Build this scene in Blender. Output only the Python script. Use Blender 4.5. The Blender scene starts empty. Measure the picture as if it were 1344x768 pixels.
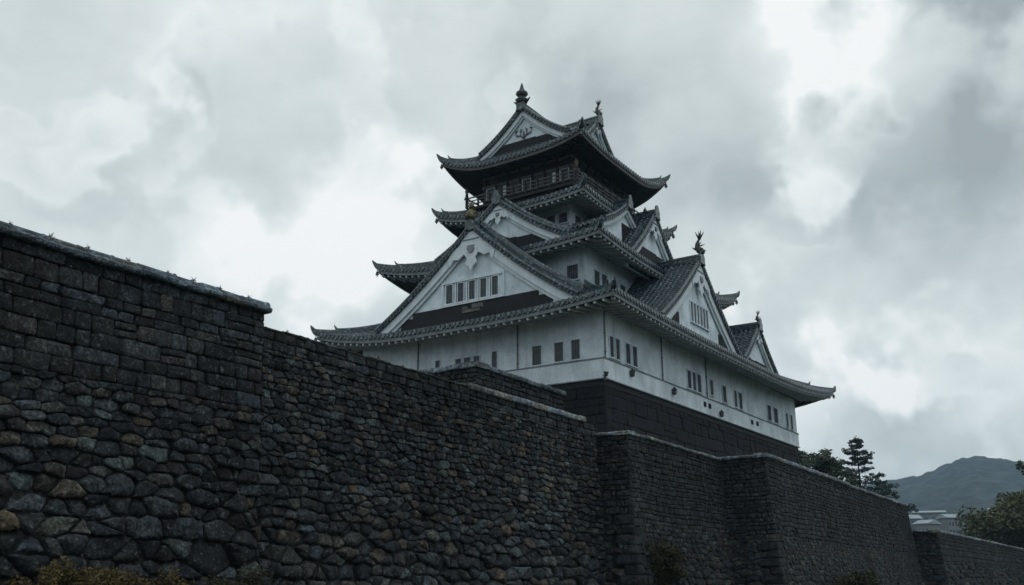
import bpy, math, random
from math import pi, sin, cos, radians, sqrt, floor
from mathutils import Vector, Matrix, noise as mnoise

SC = bpy.context.scene
COL = SC.collection
R = random.Random(11)

# ------------------------------------------------------------------ camera, sky, sun, exposure
cam_d = bpy.data.cameras.new('camera')
cam = bpy.data.objects.new('camera', cam_d); COL.objects.link(cam)
cam_d.sensor_width = 36.0; cam_d.lens = 32.95
cam_d.clip_start = 0.1; cam_d.clip_end = 12000
cam.location = (0, 0, 1.6)
cam.rotation_euler = (pi/2 + math.atan(376/1230.), 0, radians(33.7))
SC.camera = cam

SUN_EL, SUN_AZ = radians(58), radians(112)      # azimuth measured from +Y towards +X
world = bpy.data.worlds.new('World'); SC.world = world
world.use_nodes = True
wn = world.node_tree; wn.nodes.clear()


class NT:
    """small helper to write node graphs as expressions"""
    def __init__(s, tree): s.t = tree
    def n(s, kind, **kw):
        x = s.t.nodes.new(kind)
        for k, v in kw.items(): setattr(x, k, v)
        return x
    def put(s, sock, v):
        if isinstance(v, bpy.types.NodeSocket): s.t.links.new(v, sock)
        elif v is not None: sock.default_value = v
    def m(s, op, a, b=None, c=None, clamp=False):
        x = s.n('ShaderNodeMath', operation=op, use_clamp=clamp)
        s.put(x.inputs[0], a); s.put(x.inputs[1], b)
        if c is not None: s.put(x.inputs[2], c)
        return x.outputs[0]
    def vm(s, op, a, b=None, out=0):
        x = s.n('ShaderNodeVectorMath', operation=op)
        s.put(x.inputs[0], a)
        if b is not None: s.put(x.inputs[1], b)
        return x.outputs[out]
    def noise(s, vec, scale, detail=4, rough=.55, out='Fac', dist=0.):
        x = s.n('ShaderNodeTexNoise'); s.put(x.inputs['Vector'], vec)
        x.inputs['Scale'].default_value = scale; x.inputs['Detail'].default_value = detail
        x.inputs['Roughness'].default_value = rough; x.inputs['Distortion'].default_value = dist
        return x.outputs[out]
    def ramp(s, fac, stops):
        x = s.n('ShaderNodeValToRGB'); s.put(x.inputs[0], fac)
        el = x.color_ramp.elements
        while len(el) < len(stops): el.new(0.5)
        for e, (p, c) in zip(el, stops):
            e.position = p; e.color = (*c, 1) if len(c) == 3 else c
        return x.outputs[0]
    def maprange(s, v, a, b, c=0., d=1., smooth=False):
        x = s.n('ShaderNodeMapRange'); x.interpolation_type = 'SMOOTHSTEP' if smooth else 'LINEAR'
        s.put(x.inputs[0], v); x.inputs[1].default_value = a; x.inputs[2].default_value = b
        x.inputs[3].default_value = c; x.inputs[4].default_value = d
        return x.outputs[0]
    def mix(s, fac, a, b, blend='MIX'):
        x = s.n('ShaderNodeMix', data_type='RGBA', blend_type=blend)
        s.put(x.inputs[0], fac)
        for k, v in ((6, a), (7, b)):
            if isinstance(v, tuple) and len(v) == 3: v = (*v, 1)
            s.put(x.inputs[k], v)
        return x.outputs[2]


w = NT(wn)
sky = w.n('ShaderNodeTexSky', sky_type='NISHITA'); sky.sun_disc = False
sky.sun_elevation = SUN_EL; sky.sun_rotation = SUN_AZ
tc = w.n('ShaderNodeTexCoord').outputs['Generated']
d0 = w.vm('NORMALIZE', tc)
n_a = w.vm('SUBTRACT', w.noise(d0, 7.0, 4, .5, 'Color'), (.5, .5, .5))
wc = w.vm('MULTIPLY', n_a, (.055, .055, .045))
dw = w.vm('ADD', d0, wc)
cl = w.vm('MULTIPLY', d0, (1, 1, 1.7))
f1 = w.noise(w.vm('ADD', cl, wc), 4.2, 5, .5)
f2 = w.noise(w.vm('ADD', cl, w.vm('SCALE', wc)), 9.0, 6, .55)
V = w.m('ADD', w.m('MULTIPLY', w.m('SUBTRACT', f1, .5), .36), w.m('MULTIPLY', w.m('SUBTRACT', f2, .5), .36))
V = w.m('ADD', V, .575)
# where the overcast thins out (+) or thickens (-): direction, angular radius in degrees, amount
for dx, dy, dz, rad, amt in ((-0.1885, 0.8453, 0.5000, 9.5, 0.520), (-0.2204, 0.8140, 0.5374, 6, 0.200), (-0.1686, 0.8838, 0.4364, 6, 0.34), (-0.6702, 0.6445, 0.3680, 8.5, 0.42),
                             (-0.7202, 0.5984, 0.3511, 5, 0.120), (-0.6788, 0.5147, 0.5238, 9, 0.15), (-0.6329, 0.5728, 0.5210, 6, 0.040), (-0.6212, 0.6372, 0.4562, 5, 0.08),
                             (-0.7877, 0.4118, 0.4582, 4.5, 0.200), (-0.7287, 0.5072, 0.4601, 5, 0.096), (-0.5429, 0.6560, 0.5243, 5, 0.120), (-0.0996, 0.9685, 0.2284, 9, 0.56),
                             (-0.1531, 0.9573, 0.2453, 5, 0.160), (-0.2399, 0.9272, 0.2878, 7.5, 0.44), (-0.2992, 0.9255, 0.2321, 6, 0.176), (-0.2473, 0.9435, 0.2207, 5, 0.080),
                             (-0.2753, 0.9501, 0.1469, 5, 0.096), (-0.0929, 0.8754, 0.4745, 8, -0.40), (-0.0463, 0.8748, 0.4823, 6, -0.250), (-0.1124, 0.9324, 0.3436, 12, -0.42),
                             (-0.1976, 0.9103, 0.3636, 9, -0.30), (-0.3251, 0.8390, 0.4363, 11, -0.20), (-0.2764, 0.8125, 0.5133, 6, -0.120), (-0.4838, 0.6944, 0.5326, 7, -0.120),
                             (-0.7817, 0.4753, 0.4037, 7, -0.120), (-0.7862, 0.3722, 0.4934, 6, -0.080), (-0.1572, 0.9754, 0.1547, 8, -0.200), (-0.0992, 0.9836, 0.1504, 6, -0.120),
                             (-0.1829, 0.9609, 0.2080, 4, -0.120), (-0.5962, 0.7307, 0.3326, 5, 0.064), (-0.8114, 0.4806, 0.3326, 8, 0.06), (-.665, .595, .452, 5.5, -.14), (-.612, .672, .417, 4, -.06), (-.70, .55, .455, 6, -.10)):
    dd = Vector((dx, dy, dz)).normalized()
    dt = w.vm('DOT_PRODUCT', dw, tuple(dd), out=1)
    V = w.m('ADD', V, w.m('MULTIPLY', w.m('POWER', w.maprange(dt, cos(radians(rad)), 1.0, 0, 1), 2.0), amt))
ccol = w.ramp(V, [(0.0, (.375, .43, .445)), (.28, (.47, .535, .545)), (.50, (.62, .69, .695)), (.75, (.80, .87, .87)), (1.0, (.98, 1.0, 1.0))])
ccol = w.vm('SCALE', ccol); ccol.node.inputs['Scale'].default_value = 10.0
wcol = w.mix(.96, sky.outputs[0], ccol)
bg = w.n('ShaderNodeBackground'); w.put(bg.inputs[0], wcol); bg.inputs[1].default_value = 0.1
wo = w.n('ShaderNodeOutputWorld'); wn.links.new(bg.outputs[0], wo.inputs[0])

sd = bpy.data.lights.new('sun', 'SUN'); sun = bpy.data.objects.new('sun', sd); COL.objects.link(sun)
sd.energy = 0.5; sd.angle = radians(24); sd.color = (.97, .98, 1.0)
sv = Vector((sin(SUN_AZ)*cos(SUN_EL), cos(SUN_AZ)*cos(SUN_EL), sin(SUN_EL)))
sun.rotation_euler = sv.to_track_quat('Z', 'Y').to_euler()
sun.location = (60, 40, 120)

SC.view_settings.view_transform = 'Standard'; SC.view_settings.look = 'None'
SC.view_settings.gamma = 1.0; SC.view_settings.exposure = 0.0
SC.render.engine = 'CYCLES'
SC.cycles.volume_bounces = 1; SC.cycles.max_bounces = 6


# ------------------------------------------------------------------ materials
def material(name):
    m = bpy.data.materials.new(name); m.use_nodes = True
    t = m.node_tree; t.nodes.clear()
    k = NT(t)
    b = k.n('ShaderNodeBsdfPrincipled'); o = k.n('ShaderNodeOutputMaterial')
    t.links.new(b.outputs[0], o.inputs[0])
    return m, k, b


def bump(k, b, h, strength=.4, dist=.05):
    x = k.n('ShaderNodeBump'); k.put(x.inputs['Height'], h)
    x.inputs['Strength'].default_value = strength; x.inputs['Distance'].default_value = dist
    k.put(b.inputs['Normal'], x.outputs[0])


def objco(k): return k.n('ShaderNodeTexCoord').outputs['Object']


def stone_mat(name, lo, hi, brown, lichen, ash=1.0):
    m, k, b = material(name)
    at = k.n('ShaderNodeAttribute', attribute_name='stone')
    sep = k.n('ShaderNodeSeparateColor'); k.put(sep.inputs[0], at.outputs['Color'])
    tone, hue, rnd = sep.outputs[0], sep.outputs[1], sep.outputs[2]
    co = objco(k)
    base = k.mix(tone, lo, hi)
    base = k.mix(k.maprange(hue, .82, .96, 0, .75), base, brown)
    base = k.mix(k.maprange(hue, .12, .03, 0, .8), base, lichen)
    mot = k.noise(co, 2.6, 8, .68)
    fine = k.noise(co, 11, 6, .7)
    base = k.mix(1.0, base, k.ramp(rnd, [(0, (1.14, 1.0, .84)), (.5, (1, 1, 1)), (1, (.88, 1.0, 1.12))]), 'MULTIPLY')
    base = k.mix(1.0, base, k.ramp(mot, [(.36, (.42, .42, .45)), (.5, (.92, .92, .93)), (.63, (1.75, 1.8, 1.78))]), 'MULTIPLY')
    base = k.mix(1.0, base, k.ramp(fine, [(.38, (.45, .45, .45)), (.5, (1.0, 1.0, 1.0)), (.62, (1.9, 1.9, 1.9))]), 'MULTIPLY')
    big = k.noise(k.vm('MULTIPLY', co, (1, 1, .7)), .22, 5, .6)
    base = k.mix(1.0, base, k.ramp(big, [(.32, (.42, .42, .45)), (.52, (.95, .95, .97)), (.7, (1.3, 1.3, 1.28))]), 'MULTIPLY')
    sp = k.noise(co, 5.5, 6, .75)
    base = k.mix(k.maprange(sp, .57, .65, 0, .6*ash), base, tuple(min(1, c*2.3) for c in hi))
    k.put(b.inputs['Base Color'], base)
    k.put(b.inputs['Roughness'], k.maprange(fine, .3, .7, .6, .95))
    b.inputs['Specular IOR Level'].default_value = .25
    h = k.m('ADD', k.m('MULTIPLY', mot, 1.0), k.m('MULTIPLY', fine, .5))
    bump(k, b, h, 1.0, .2)
    return m


M = {}
M['wall_stone'] = stone_mat('wall_stone', (.013, .015, .018), (.080, .088, .094), (.088, .074, .054), (.088, .108, .104))
M['bastion_stone'] = stone_mat('bastion_stone', (.015, .017, .020), (.050, .053, .057), (.064, .056, .045), (.060, .072, .066))
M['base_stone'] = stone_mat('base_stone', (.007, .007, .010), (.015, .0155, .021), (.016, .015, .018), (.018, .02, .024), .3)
M['coping'] = stone_mat('coping_stone', (.14, .155, .165), (.24, .265, .28), (.19, .185, .165), (.20, .23, .225), .15)
M['cap_tile'] = stone_mat('cap_tile', (.085, .105, .115), (.145, .175, .188), (.10, .105, .10), (.12, .15, .145), .15)


def simple(name, col, rough=.8, var=.25, scale=1.5, bmp=.2, spec=.3, metal=0., streak=False):
    m, k, b = material(name)
    co = objco(k)
    n1 = k.noise(co, scale, 7, .62)
    if streak:
        n2 = k.noise(k.vm('MULTIPLY', co, (1.6, 1.6, .16)), 1.6, 6, .65)
        n1 = k.m('ADD', k.m('MULTIPLY', n1, .4), k.m('MULTIPLY', n2, .6))
    lo = tuple(c*(1-var) for c in col); hi = tuple(min(1, c*(1+var)) for c in col)
    k.put(b.inputs['Base Color'], k.ramp(n1, [(.3, lo), (.7, hi)]))
    b.inputs['Roughness'].default_value = rough; b.inputs['Metallic'].default_value = metal
    b.inputs['Specular IOR Level'].default_value = spec
    if bmp: bump(k, b, k.noise(co, scale*7, 5, .6), bmp, .03)
    return m


def plaster_mat():
    m, k, b = material('weathered_plaster')
    co = objco(k)
    st = k.noise(k.vm('MULTIPLY', co, (.75, .75, .10)), 1.5, 8, .72)
    bl = k.noise(co, .45, 6, .6)
    fn = k.noise(co, 4.5, 6, .7)
    c = k.ramp(st, [(.30, (.46, .53, .56)), (.43, (.66, .74, .785)), (.56, (.71, .80, .85))])
    c = k.mix(1., c, k.ramp(bl, [(.36, (.76, .77, .79)), (.62, (1.06, 1.06, 1.06))]), 'MULTIPLY')
    c = k.mix(1., c, k.ramp(fn, [(.28, (.78, .79, .80)), (.5, (1, 1, 1))]), 'MULTIPLY')
    k.put(b.inputs['Base Color'], c)
    b.inputs['Roughness'].default_value = .85; b.inputs['Specular IOR Level'].default_value = .2
    bump(k, b, fn, .15, .03)
    return m


def tile_mat():
    m, k, b = material('roof_tile')
    co = objco(k)
    n1 = k.noise(co, .7, 7, .62); n2 = k.noise(co, 3.6, 5, .72); n3 = k.noise(co, 1.7, 6, .6)
    c = k.ramp(n2, [(.40, (.005, .011, .015)), (.50, (.017, .033, .041)), (.57, (.055, .090, .103)), (.64, (.24, .33, .36))])  # palest stop paints highlights into the tile colour: lit tops and sky sheen
    c = k.mix(k.maprange(n1, .5, .66, 0, .45), c, (.030, .062, .065))
    c = k.mix(k.maprange(n3, .56, .68, 0, .5), c, (.012, .018, .021))
    k.put(b.inputs['Base Color'], c)
    k.put(b.inputs['Roughness'], k.maprange(n2, .35, .65, .38, .2))
    b.inputs['Specular IOR Level'].default_value = .7
    bump(k, b, n2, .5, .05)
    return m


M['plaster'] = plaster_mat()
M['tile'] = tile_mat()
M['board'] = simple('white_barge_board', (.64, .71, .75), .75, .2, 1.2, .15, streak=True)
M['fascia'] = simple('grey_fascia', (.20, .225, .24), .8, .35, 1.0, .2)
M['rafter'] = simple('whitewashed_rafter', (.42, .45, .46), .8, .25, 1.4, .1)
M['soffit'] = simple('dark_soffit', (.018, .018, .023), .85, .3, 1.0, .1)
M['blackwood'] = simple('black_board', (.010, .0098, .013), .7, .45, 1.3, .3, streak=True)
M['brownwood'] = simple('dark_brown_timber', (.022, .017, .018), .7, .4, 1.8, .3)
M['greytimber'] = simple('grey_timber', (.11, .105, .105), .75, .35, 1.8, .2)
M['pane'] = simple('window_dark', (.022, .028, .034), .35, .3, .8, 0, spec=.5)
M['bars'] = simple('window_bars', (.12, .14, .155), .7, .2, 2, 0)
M['gold'] = simple('tarnished_gilding', (.10, .086, .034), .5, .55, 3, .3, spec=.5, metal=.35)
M['bronze'] = simple('green_black_bronze', (.035, .042, .043), .5, .4, 3, .3, spec=.5)
M['pipe'] = simple('lead_pipe', (.16, .18, .19), .6, .2, 2, 0)
M['bark'] = simple('bark', (.022, .020, .018), .9, .4, 3, .5)
M['needles'] = simple('pine_needles', (.050, .072, .064), .8, .45, .6, 0)
M['leaf'] = simple('broad_leaves', (.075, .095, .062), .75, .5, .5, 0)
M['autumn'] = simple('autumn_leaves', (.072, .078, .036), .75, .5, .35, 0)
M['scrub'] = simple('dry_scrub', (.105, .080, .030), .85, .5, .9, 0)
M['greenscrub'] = simple('green_scrub', (.036, .038, .018), .85, .45, .9, 0)
M['weed'] = simple('weed', (.045, .05, .03), .85, .4, 2, 0)
M['grass'] = simple('ground_grass', (.045, .052, .028), .95, .45, .35, .6)
M['earth'] = simple('terrace_earth', (.075, .068, .055), .95, .35, .4, .5)
M['hill'] = simple('wooded_hill', (.032, .047, .048), .95, .75, .045, 0)
M['houseroof'] = simple('pale_metal_roof', (.28, .33, .36), .5, .15, .3, 0)
M['housewall'] = simple('grey_house_wall', (.16, .18, .19), .8, .15, .3, 0)
M['houseglass'] = simple('house_window', (.06, .08, .09), .2, .2, .5, 0, spec=.5)


# ------------------------------------------------------------------ mesh helpers
class MB:
    def __init__(s): s.v = []; s.f = []; s.c = []
    def add(s, vs, fs, col=None):
        o = len(s.v); s.v.extend(vs); s.f.extend([tuple(i+o for i in f) for f in fs])
        if col is not None: s.c.extend([col]*len(vs))
    def box(s, c, sx, sy, sz, ex=(1, 0, 0), ey=(0, 1, 0), ez=(0, 0, 1)):
        c, ex, ey, ez = Vector(c), Vector(ex), Vector(ey), Vector(ez)
        vs = [tuple(c + ex*(a*sx/2) + ey*(b*sy/2) + ez*(d*sz/2)) for a in (-1, 1) for b in (-1, 1) for d in (-1, 1)]
        s.add(vs, [(0, 1, 3, 2), (4, 6, 7, 5), (0, 4, 5, 1), (2, 3, 7, 6), (0, 2, 6, 4), (1, 5, 7, 3)])
    def bar(s, p, q, wd, ht, up=(0, 0, 1)):
        p, q = Vector(p), Vector(q); d = (q-p); L = d.length
        if L < 1e-6: return
        d /= L; sd_ = d.cross(Vector(up))
        if sd_.length < 1e-4: sd_ = d.cross(Vector((1, 0, 0)))
        sd_.normalize(); u = sd_.cross(d)
        s.box((p+q)/2, L, wd, ht, d, sd_, u)
    def tube(s, pts, rads, n=8, up=(0, 0, 1), sq=1.0, cap=True):
        pts = [Vector(p) for p in pts]; rings = []
        for i, p in enumerate(pts):
            t = (pts[min(i+1, len(pts)-1)] - pts[max(i-1, 0)])
            if t.length < 1e-6: t = Vector((0, 0, 1))
            t.normalize(); a = t.cross(Vector(up))
            if a.length < 1e-3: a = t.cross(Vector((1, .01, 0)))
            a.normalize(); b = a.cross(t)
            r = rads[i] if isinstance(rads, (list, tuple)) else rads
            rings.append([tuple(p + a*(r*cos(2*pi*k/n)) + b*(r*sq*sin(2*pi*k/n))) for k in range(n)])
        vs = [v for r_ in rings for v in r_]; fs = []
        for i in range(len(rings)-1):
            for k in range(n):
                fs.append((i*n+k, i*n+(k+1) % n, (i+1)*n+(k+1) % n, (i+1)*n+k))
        if cap: fs += [tuple(range(n))[::-1], tuple(range((len(rings)-1)*n, len(rings)*n))]
        s.add(vs, fs)
    def sweep(s, pts, prof, up=(0, 0, 1), scales=None):
        """profile (list of (side, up)) swept along pts"""
        pts = [Vector(p) for p in pts]; n = len(prof); vs = []; fs = []
        for i, p in enumerate(pts):
            t = (pts[min(i+1, len(pts)-1)] - pts[max(i-1, 0)]).normalized()
            a = t.cross(Vector(up)); a.normalize(); b = Vector(up)
            sc = scales[i] if scales else 1.0
            vs += [tuple(p + a*(x*sc) + b*(y*sc)) for x, y in prof]
        for i in range(len(pts)-1):
            for k in range(n):
                fs.append((i*n+k, i*n+(k+1) % n, (i+1)*n+(k+1) % n, (i+1)*n+k))
        fs += [tuple(range(n))[::-1], tuple(range((len(pts)-1)*n, len(pts)*n))]
        s.add(vs, fs)
    def lathe(s, base, prof, n=12):
        vs = []; fs = []; bx_, by_, bz_ = base
        for r, z in prof:
            vs += [(bx_ + r*cos(2*pi*k/n), by_ + r*sin(2*pi*k/n), bz_+z) for k in range(n)]
        for i in range(len(prof)-1):
            for k in range(n):
                fs.append((i*n+k, i*n+(k+1) % n, (i+1)*n+(k+1) % n, (i+1)*n+k))
        s.add(vs, fs)
    def plate(s, poly, P, l, o, thick):
        """2D polygon (l, z) standing in the plane of l and Z at P, extruded by thick along -o"""
        P, l, o = Vector(P), Vector(l), Vector(o); n = len(poly)
        vs = [tuple(P + l*x + Vector((0, 0, z))) for x, z in poly] + [tuple(P + l*x + Vector((0, 0, z)) - o*thick) for x, z in poly]
        fs = [tuple(range(n)), tuple(range(n, 2*n))[::-1]] + [(i, i+n, (i+1) % n+n, (i+1) % n) for i in range(n)]
        s.add(vs, fs)
    def grid(s, rows, wrap=False):
        n = len(rows[0]); vs = [v for r in rows for v in r]; fs = []
        for j in range(len(rows)-1):
            for i in range(n-1):
                a, b, c, d = j*n+i, j*n+i+1, (j+1)*n+i+1, (j+1)*n+i
                fs.append((a, b, c, d))
        s.add(vs, fs)
    def build(s, name, mat, parent=None, org=(0, 0, 0), smooth=False, link=True):
        me = bpy.data.meshes.new(name)
        ox, oy, oz = org
        me.from_pydata([(x-ox, y-oy, z-oz) for x, y, z in s.v], [], s.f)
        if s.c and len(s.c) == len(s.v):
            a = me.color_attributes.new('stone', 'FLOAT_COLOR', 'POINT')
            a.data.foreach_set('color', [q for c in s.c for q in c])
        if smooth: me.polygons.foreach_set('use_smooth', [True]*len(me.polygons))
        me.materials.append(mat); me.update()
        o = bpy.data.objects.new(name, me); COL.objects.link(o)
        if parent: o.parent = parent
        else: o.location = org
        return o


def thing(name, label, cat, loc, group=None):
    o = bpy.data.objects.new(name, None); COL.objects.link(o)
    o.location = loc; o['label'] = label; o['category'] = cat; o.empty_display_size = .5
    if group: o['group'] = group
    return o


def tag(o, label, cat, group=None):
    o['label'] = label; o['category'] = cat
    if group: o['group'] = group
    return o


def struct(o): o['kind'] = 'structure'; return o


# ------------------------------------------------------------------ ground, terraces, hills
def ground():
    m = MB(); n = 40; S = 3000.
    xs = [S*(abs(i/n*2-1)**2.2)*(1 if i/n*2-1 > 0 else -1) for i in range(n+1)]
    m.grid([[(x, y+600, 0.) for x in xs] for y in xs])
    struct(m.build('ground', M['grass'], smooth=True))
    def slab(name, poly, z, mat):
        k = MB(); nn = len(poly)
        k.add([(x, y, z) for x, y in poly] + [(x, y, -.5) for x, y in poly],
              [tuple(range(nn))] + [(i, i+nn, (i+1) % nn+nn, (i+1) % nn) for i in range(nn)])
        struct(k.build(name, mat))
    slab('castle_terrace', [(-25.0, -40), (-25.0, 45.4), (-23.1, 45.4), (-23.1, 58.4), (-20.1, 58.4), (-20.1, 97.4), (-34, 97.4),
                            (-34, 136), (-140, 136), (-140, -40)], 7.6, M['earth'])
    slab('lower_terrace', [(-17.7, 98.6), (-17.7, 236), (-140, 236), (-140, 136.1), (-33.9, 136.1), (-33.9, 98.6)], 5.0, M['grass'])


def hills():
    """wooded ridge on the horizon"""
    prof = [(-62, 92), (-45, 120), (-30, 105), (-15, 140), (-13.6, 150), (-12.0, 158), (-10.7, 163), (-9.3, 174.5), (-8.6, 184), (-7.8, 189.5),
            (-6.9, 186), (-5.3, 179), (-3, 170), (2, 182), (10, 150), (20, 130), (35, 115)]
    def hz(a):
        for (a0, h0), (a1, h1) in zip(prof, prof[1:]):
            if a0 <= a <= a1:
                t = (a-a0)/(a1-a0); t = t*t*(3-2*t)*.4 + t*.6
                return h0 + (h1-h0)*t
        return prof[0][1] if a < prof[0][0] else prof[-1][1]
    m = MB(); rows = []
    rs = [520, 600, 680, 760, 840, 910, 980]+list(range(1040, 1720, 26))+[1740, 1800, 1900, 2050, 2250]
    A = []
    a = -62.
    while a <= 35: A.append(a); a += .16 if -16 < a < -2 else .8
    for r in rs:
        row = []
        for a in A:
            t = max(0, min(1, (r-520)/(1680-520))); back = max(0, (r-1700)/550)
            h = hz(a)*(t**1.25)*(1-back*back)
            x, y = r*sin(radians(a)), r*cos(radians(a))
            nz = mnoise.noise(Vector((x*.006, y*.006, 1))) * 22 * t*(1-t)*2.2
            canopy = abs(mnoise.noise(Vector((x*.035, y*.035, 4)))) * 7*min(1, t*3) + mnoise.noise(Vector((x*.11, y*.11, 7)))*3.2*min(1, t*3)
            row.append((x, y, h+nz+canopy - 2.0))
        rows.append(row)
    m.grid(rows)
    struct(m.build('hills', M['hill'], smooth=True))


ground(); hills()

hz_ = MB(); hz_.box((0, 600, 119), 6300, 6300, 242)
mh = bpy.data.materials.new('haze_air'); mh.use_nodes = True; mh.node_tree.nodes.clear()
kh = NT(mh.node_tree); pv = kh.n('ShaderNodeVolumePrincipled'); oh = kh.n('ShaderNodeOutputMaterial')
pv.inputs['Color'].default_value = (.50, .74, 1.0, 1); pv.inputs['Density'].default_value = .00016
mh.node_tree.links.new(pv.outputs[0], oh.inputs['Volume'])
hz_o = hz_.build('haze', mh); hz_o['kind'] = 'stuff'


# ------------------------------------------------------------------ stone walls
def clip(poly, nx, ny, c):
    """keep the part of poly with nx*x+ny*y <= c"""
    out = []; n = len(poly)
    for i in range(n):
        p, q = poly[i], poly[(i+1) % n]
        dp = nx*p[0]+ny*p[1]-c; dq = nx*q[0]+ny*q[1]-c
        if dp <= 0: out.append(p)
        if (dp < 0 < dq) or (dq < 0 < dp):
            t = dp/(dp-dq); out.append((p[0]+(q[0]-p[0])*t, p[1]+(q[1]-p[1])*t))
    return out


def rubble_cells(L, v0, v1, hrow, wrow, rng, vary=1.0):
    """power diagram of a jittered coursed lattice: rough fitted stones"""
    rows = []; v = v0 - .2
    while v < v1 + .4:
        f = min(1., max(0., (v-v0)/max(.1, v1-v0)))
        h = hrow*(.72 + .95*(1-f)**1.6)*rng.uniform(.75, 1.3); row = []; u = -wrow - rng.random()*wrow
        while u < L + wrow*1.5:
            wd = wrow*(.78 + .8*(1-f)**1.6)*rng.choice((.42, .6, .75, .9, 1, 1.15, 1.4, 1.9))
            vv = vary*(1.0 if f < .55 else max(.28, 1-1.7*(f-.55)))
            row.append((u+wd/2 + rng.uniform(-.08, .08)*wd, v+h/2 + rng.uniform(-.34, .34)*h*vv, (wd*.5)*(h*.5)*(rng.uniform(.9, 1.9) if rng.random() < .13 else rng.uniform(-.9, .7))*.75*vv))
            u += wd
        rows.append(row); v += h
    A = (hrow/wrow)*.80       # anisotropy: compare distances in a squeezed space
    cells = []
    for j, row in enumerate(rows):
        for i, (u, v, wt) in enumerate(row):
            poly = [(u-3*wrow, v-3*hrow), (u+3*wrow, v-3*hrow), (u+3*wrow, v+3*hrow), (u-3*wrow, v+3*hrow)]
            for jj in range(max(0, j-2), min(len(rows), j+3)):
                for (u2, v2, w2) in rows[jj]:
                    if abs(u2-u) > 4*wrow or (u2 == u and v2 == v): continue
                    dx, dy = (u2-u)*A, v2-v
                    c = (dx*dx+dy*dy + (wt-w2)*A)/2
                    poly = clip(poly, dx*A, dy, c + dx*A*u + dy*v)
                    if len(poly) < 3: break
                if len(poly) < 3: break
            if len(poly) < 3: continue
            poly = clip(clip(clip(clip(poly, 1, 0, L), -1, 0, 0), 0, 1, v1), 0, -1, -v0)
            if len(poly) >= 3: cells.append(poly)
    return cells


def ashlar_cells(L, v0, v1, hrow, wrow, rng):
    cells = []; n = max(1, round((v1-v0)/hrow)); hs = [rng.uniform(.65, 1.4) for _ in range(n)]; S = sum(hs); v = v0
    cuts = [v0]
    for h in hs: v += h/S*(v1-v0); cuts.append(v)
    for a, b in zip(cuts, cuts[1:]):
        u = 0 - rng.random()*wrow
        while u < L:
            wd = wrow*rng.choice((.5, .7, .85, 1, 1.2, 1.5, 1.9))*rng.uniform(.9, 1.1); j = lambda: rng.uniform(-.04, .04)
            sk = rng.uniform(-.05, .05); k2 = rng.uniform(-.03, .03)
            if rng.random() < .10 and wd > wrow*.9:                      # a block split in two low courses
                mid = a + (b-a)*rng.uniform(.4, .6)
                parts = [(a, mid), (mid, b)]
            else: parts = [(a, b)]
            for (p, q) in parts:
                poly = [(u+j(), p+j()*.6), (u+wd+j(), p+j()*.6), (u+wd+j(), q+j()*.6), (u+j(), q+j()*.6)]
                poly = clip(clip(poly, 1, 0, L), -1, 0, 0)
                if len(poly) >= 3: cells.append(poly)
            u += wd
    return cells


def area_c(poly):
    A = cx = cy = 0
    for (x0, y0), (x1, y1) in zip(poly, poly[1:]+poly[:1]):
        k = x0*y1-x1*y0; A += k; cx += (x0+x1)*k; cy += (y0+y1)*k
    if abs(A) < 1e-7: return 0, 0, 0
    return A/2, cx/(3*A), cy/(3*A)


def rounded(poly, passes, q):
    for _ in range(passes):
        out = []
        for (x0, y0), (x1, y1) in zip(poly, poly[1:]+poly[:1]):
            out += [(x0+(x1-x0)*q, y0+(y1-y0)*q), (x1+(x0-x1)*q, y1+(y0-y1)*q)]
        poly = out
    return poly


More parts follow.
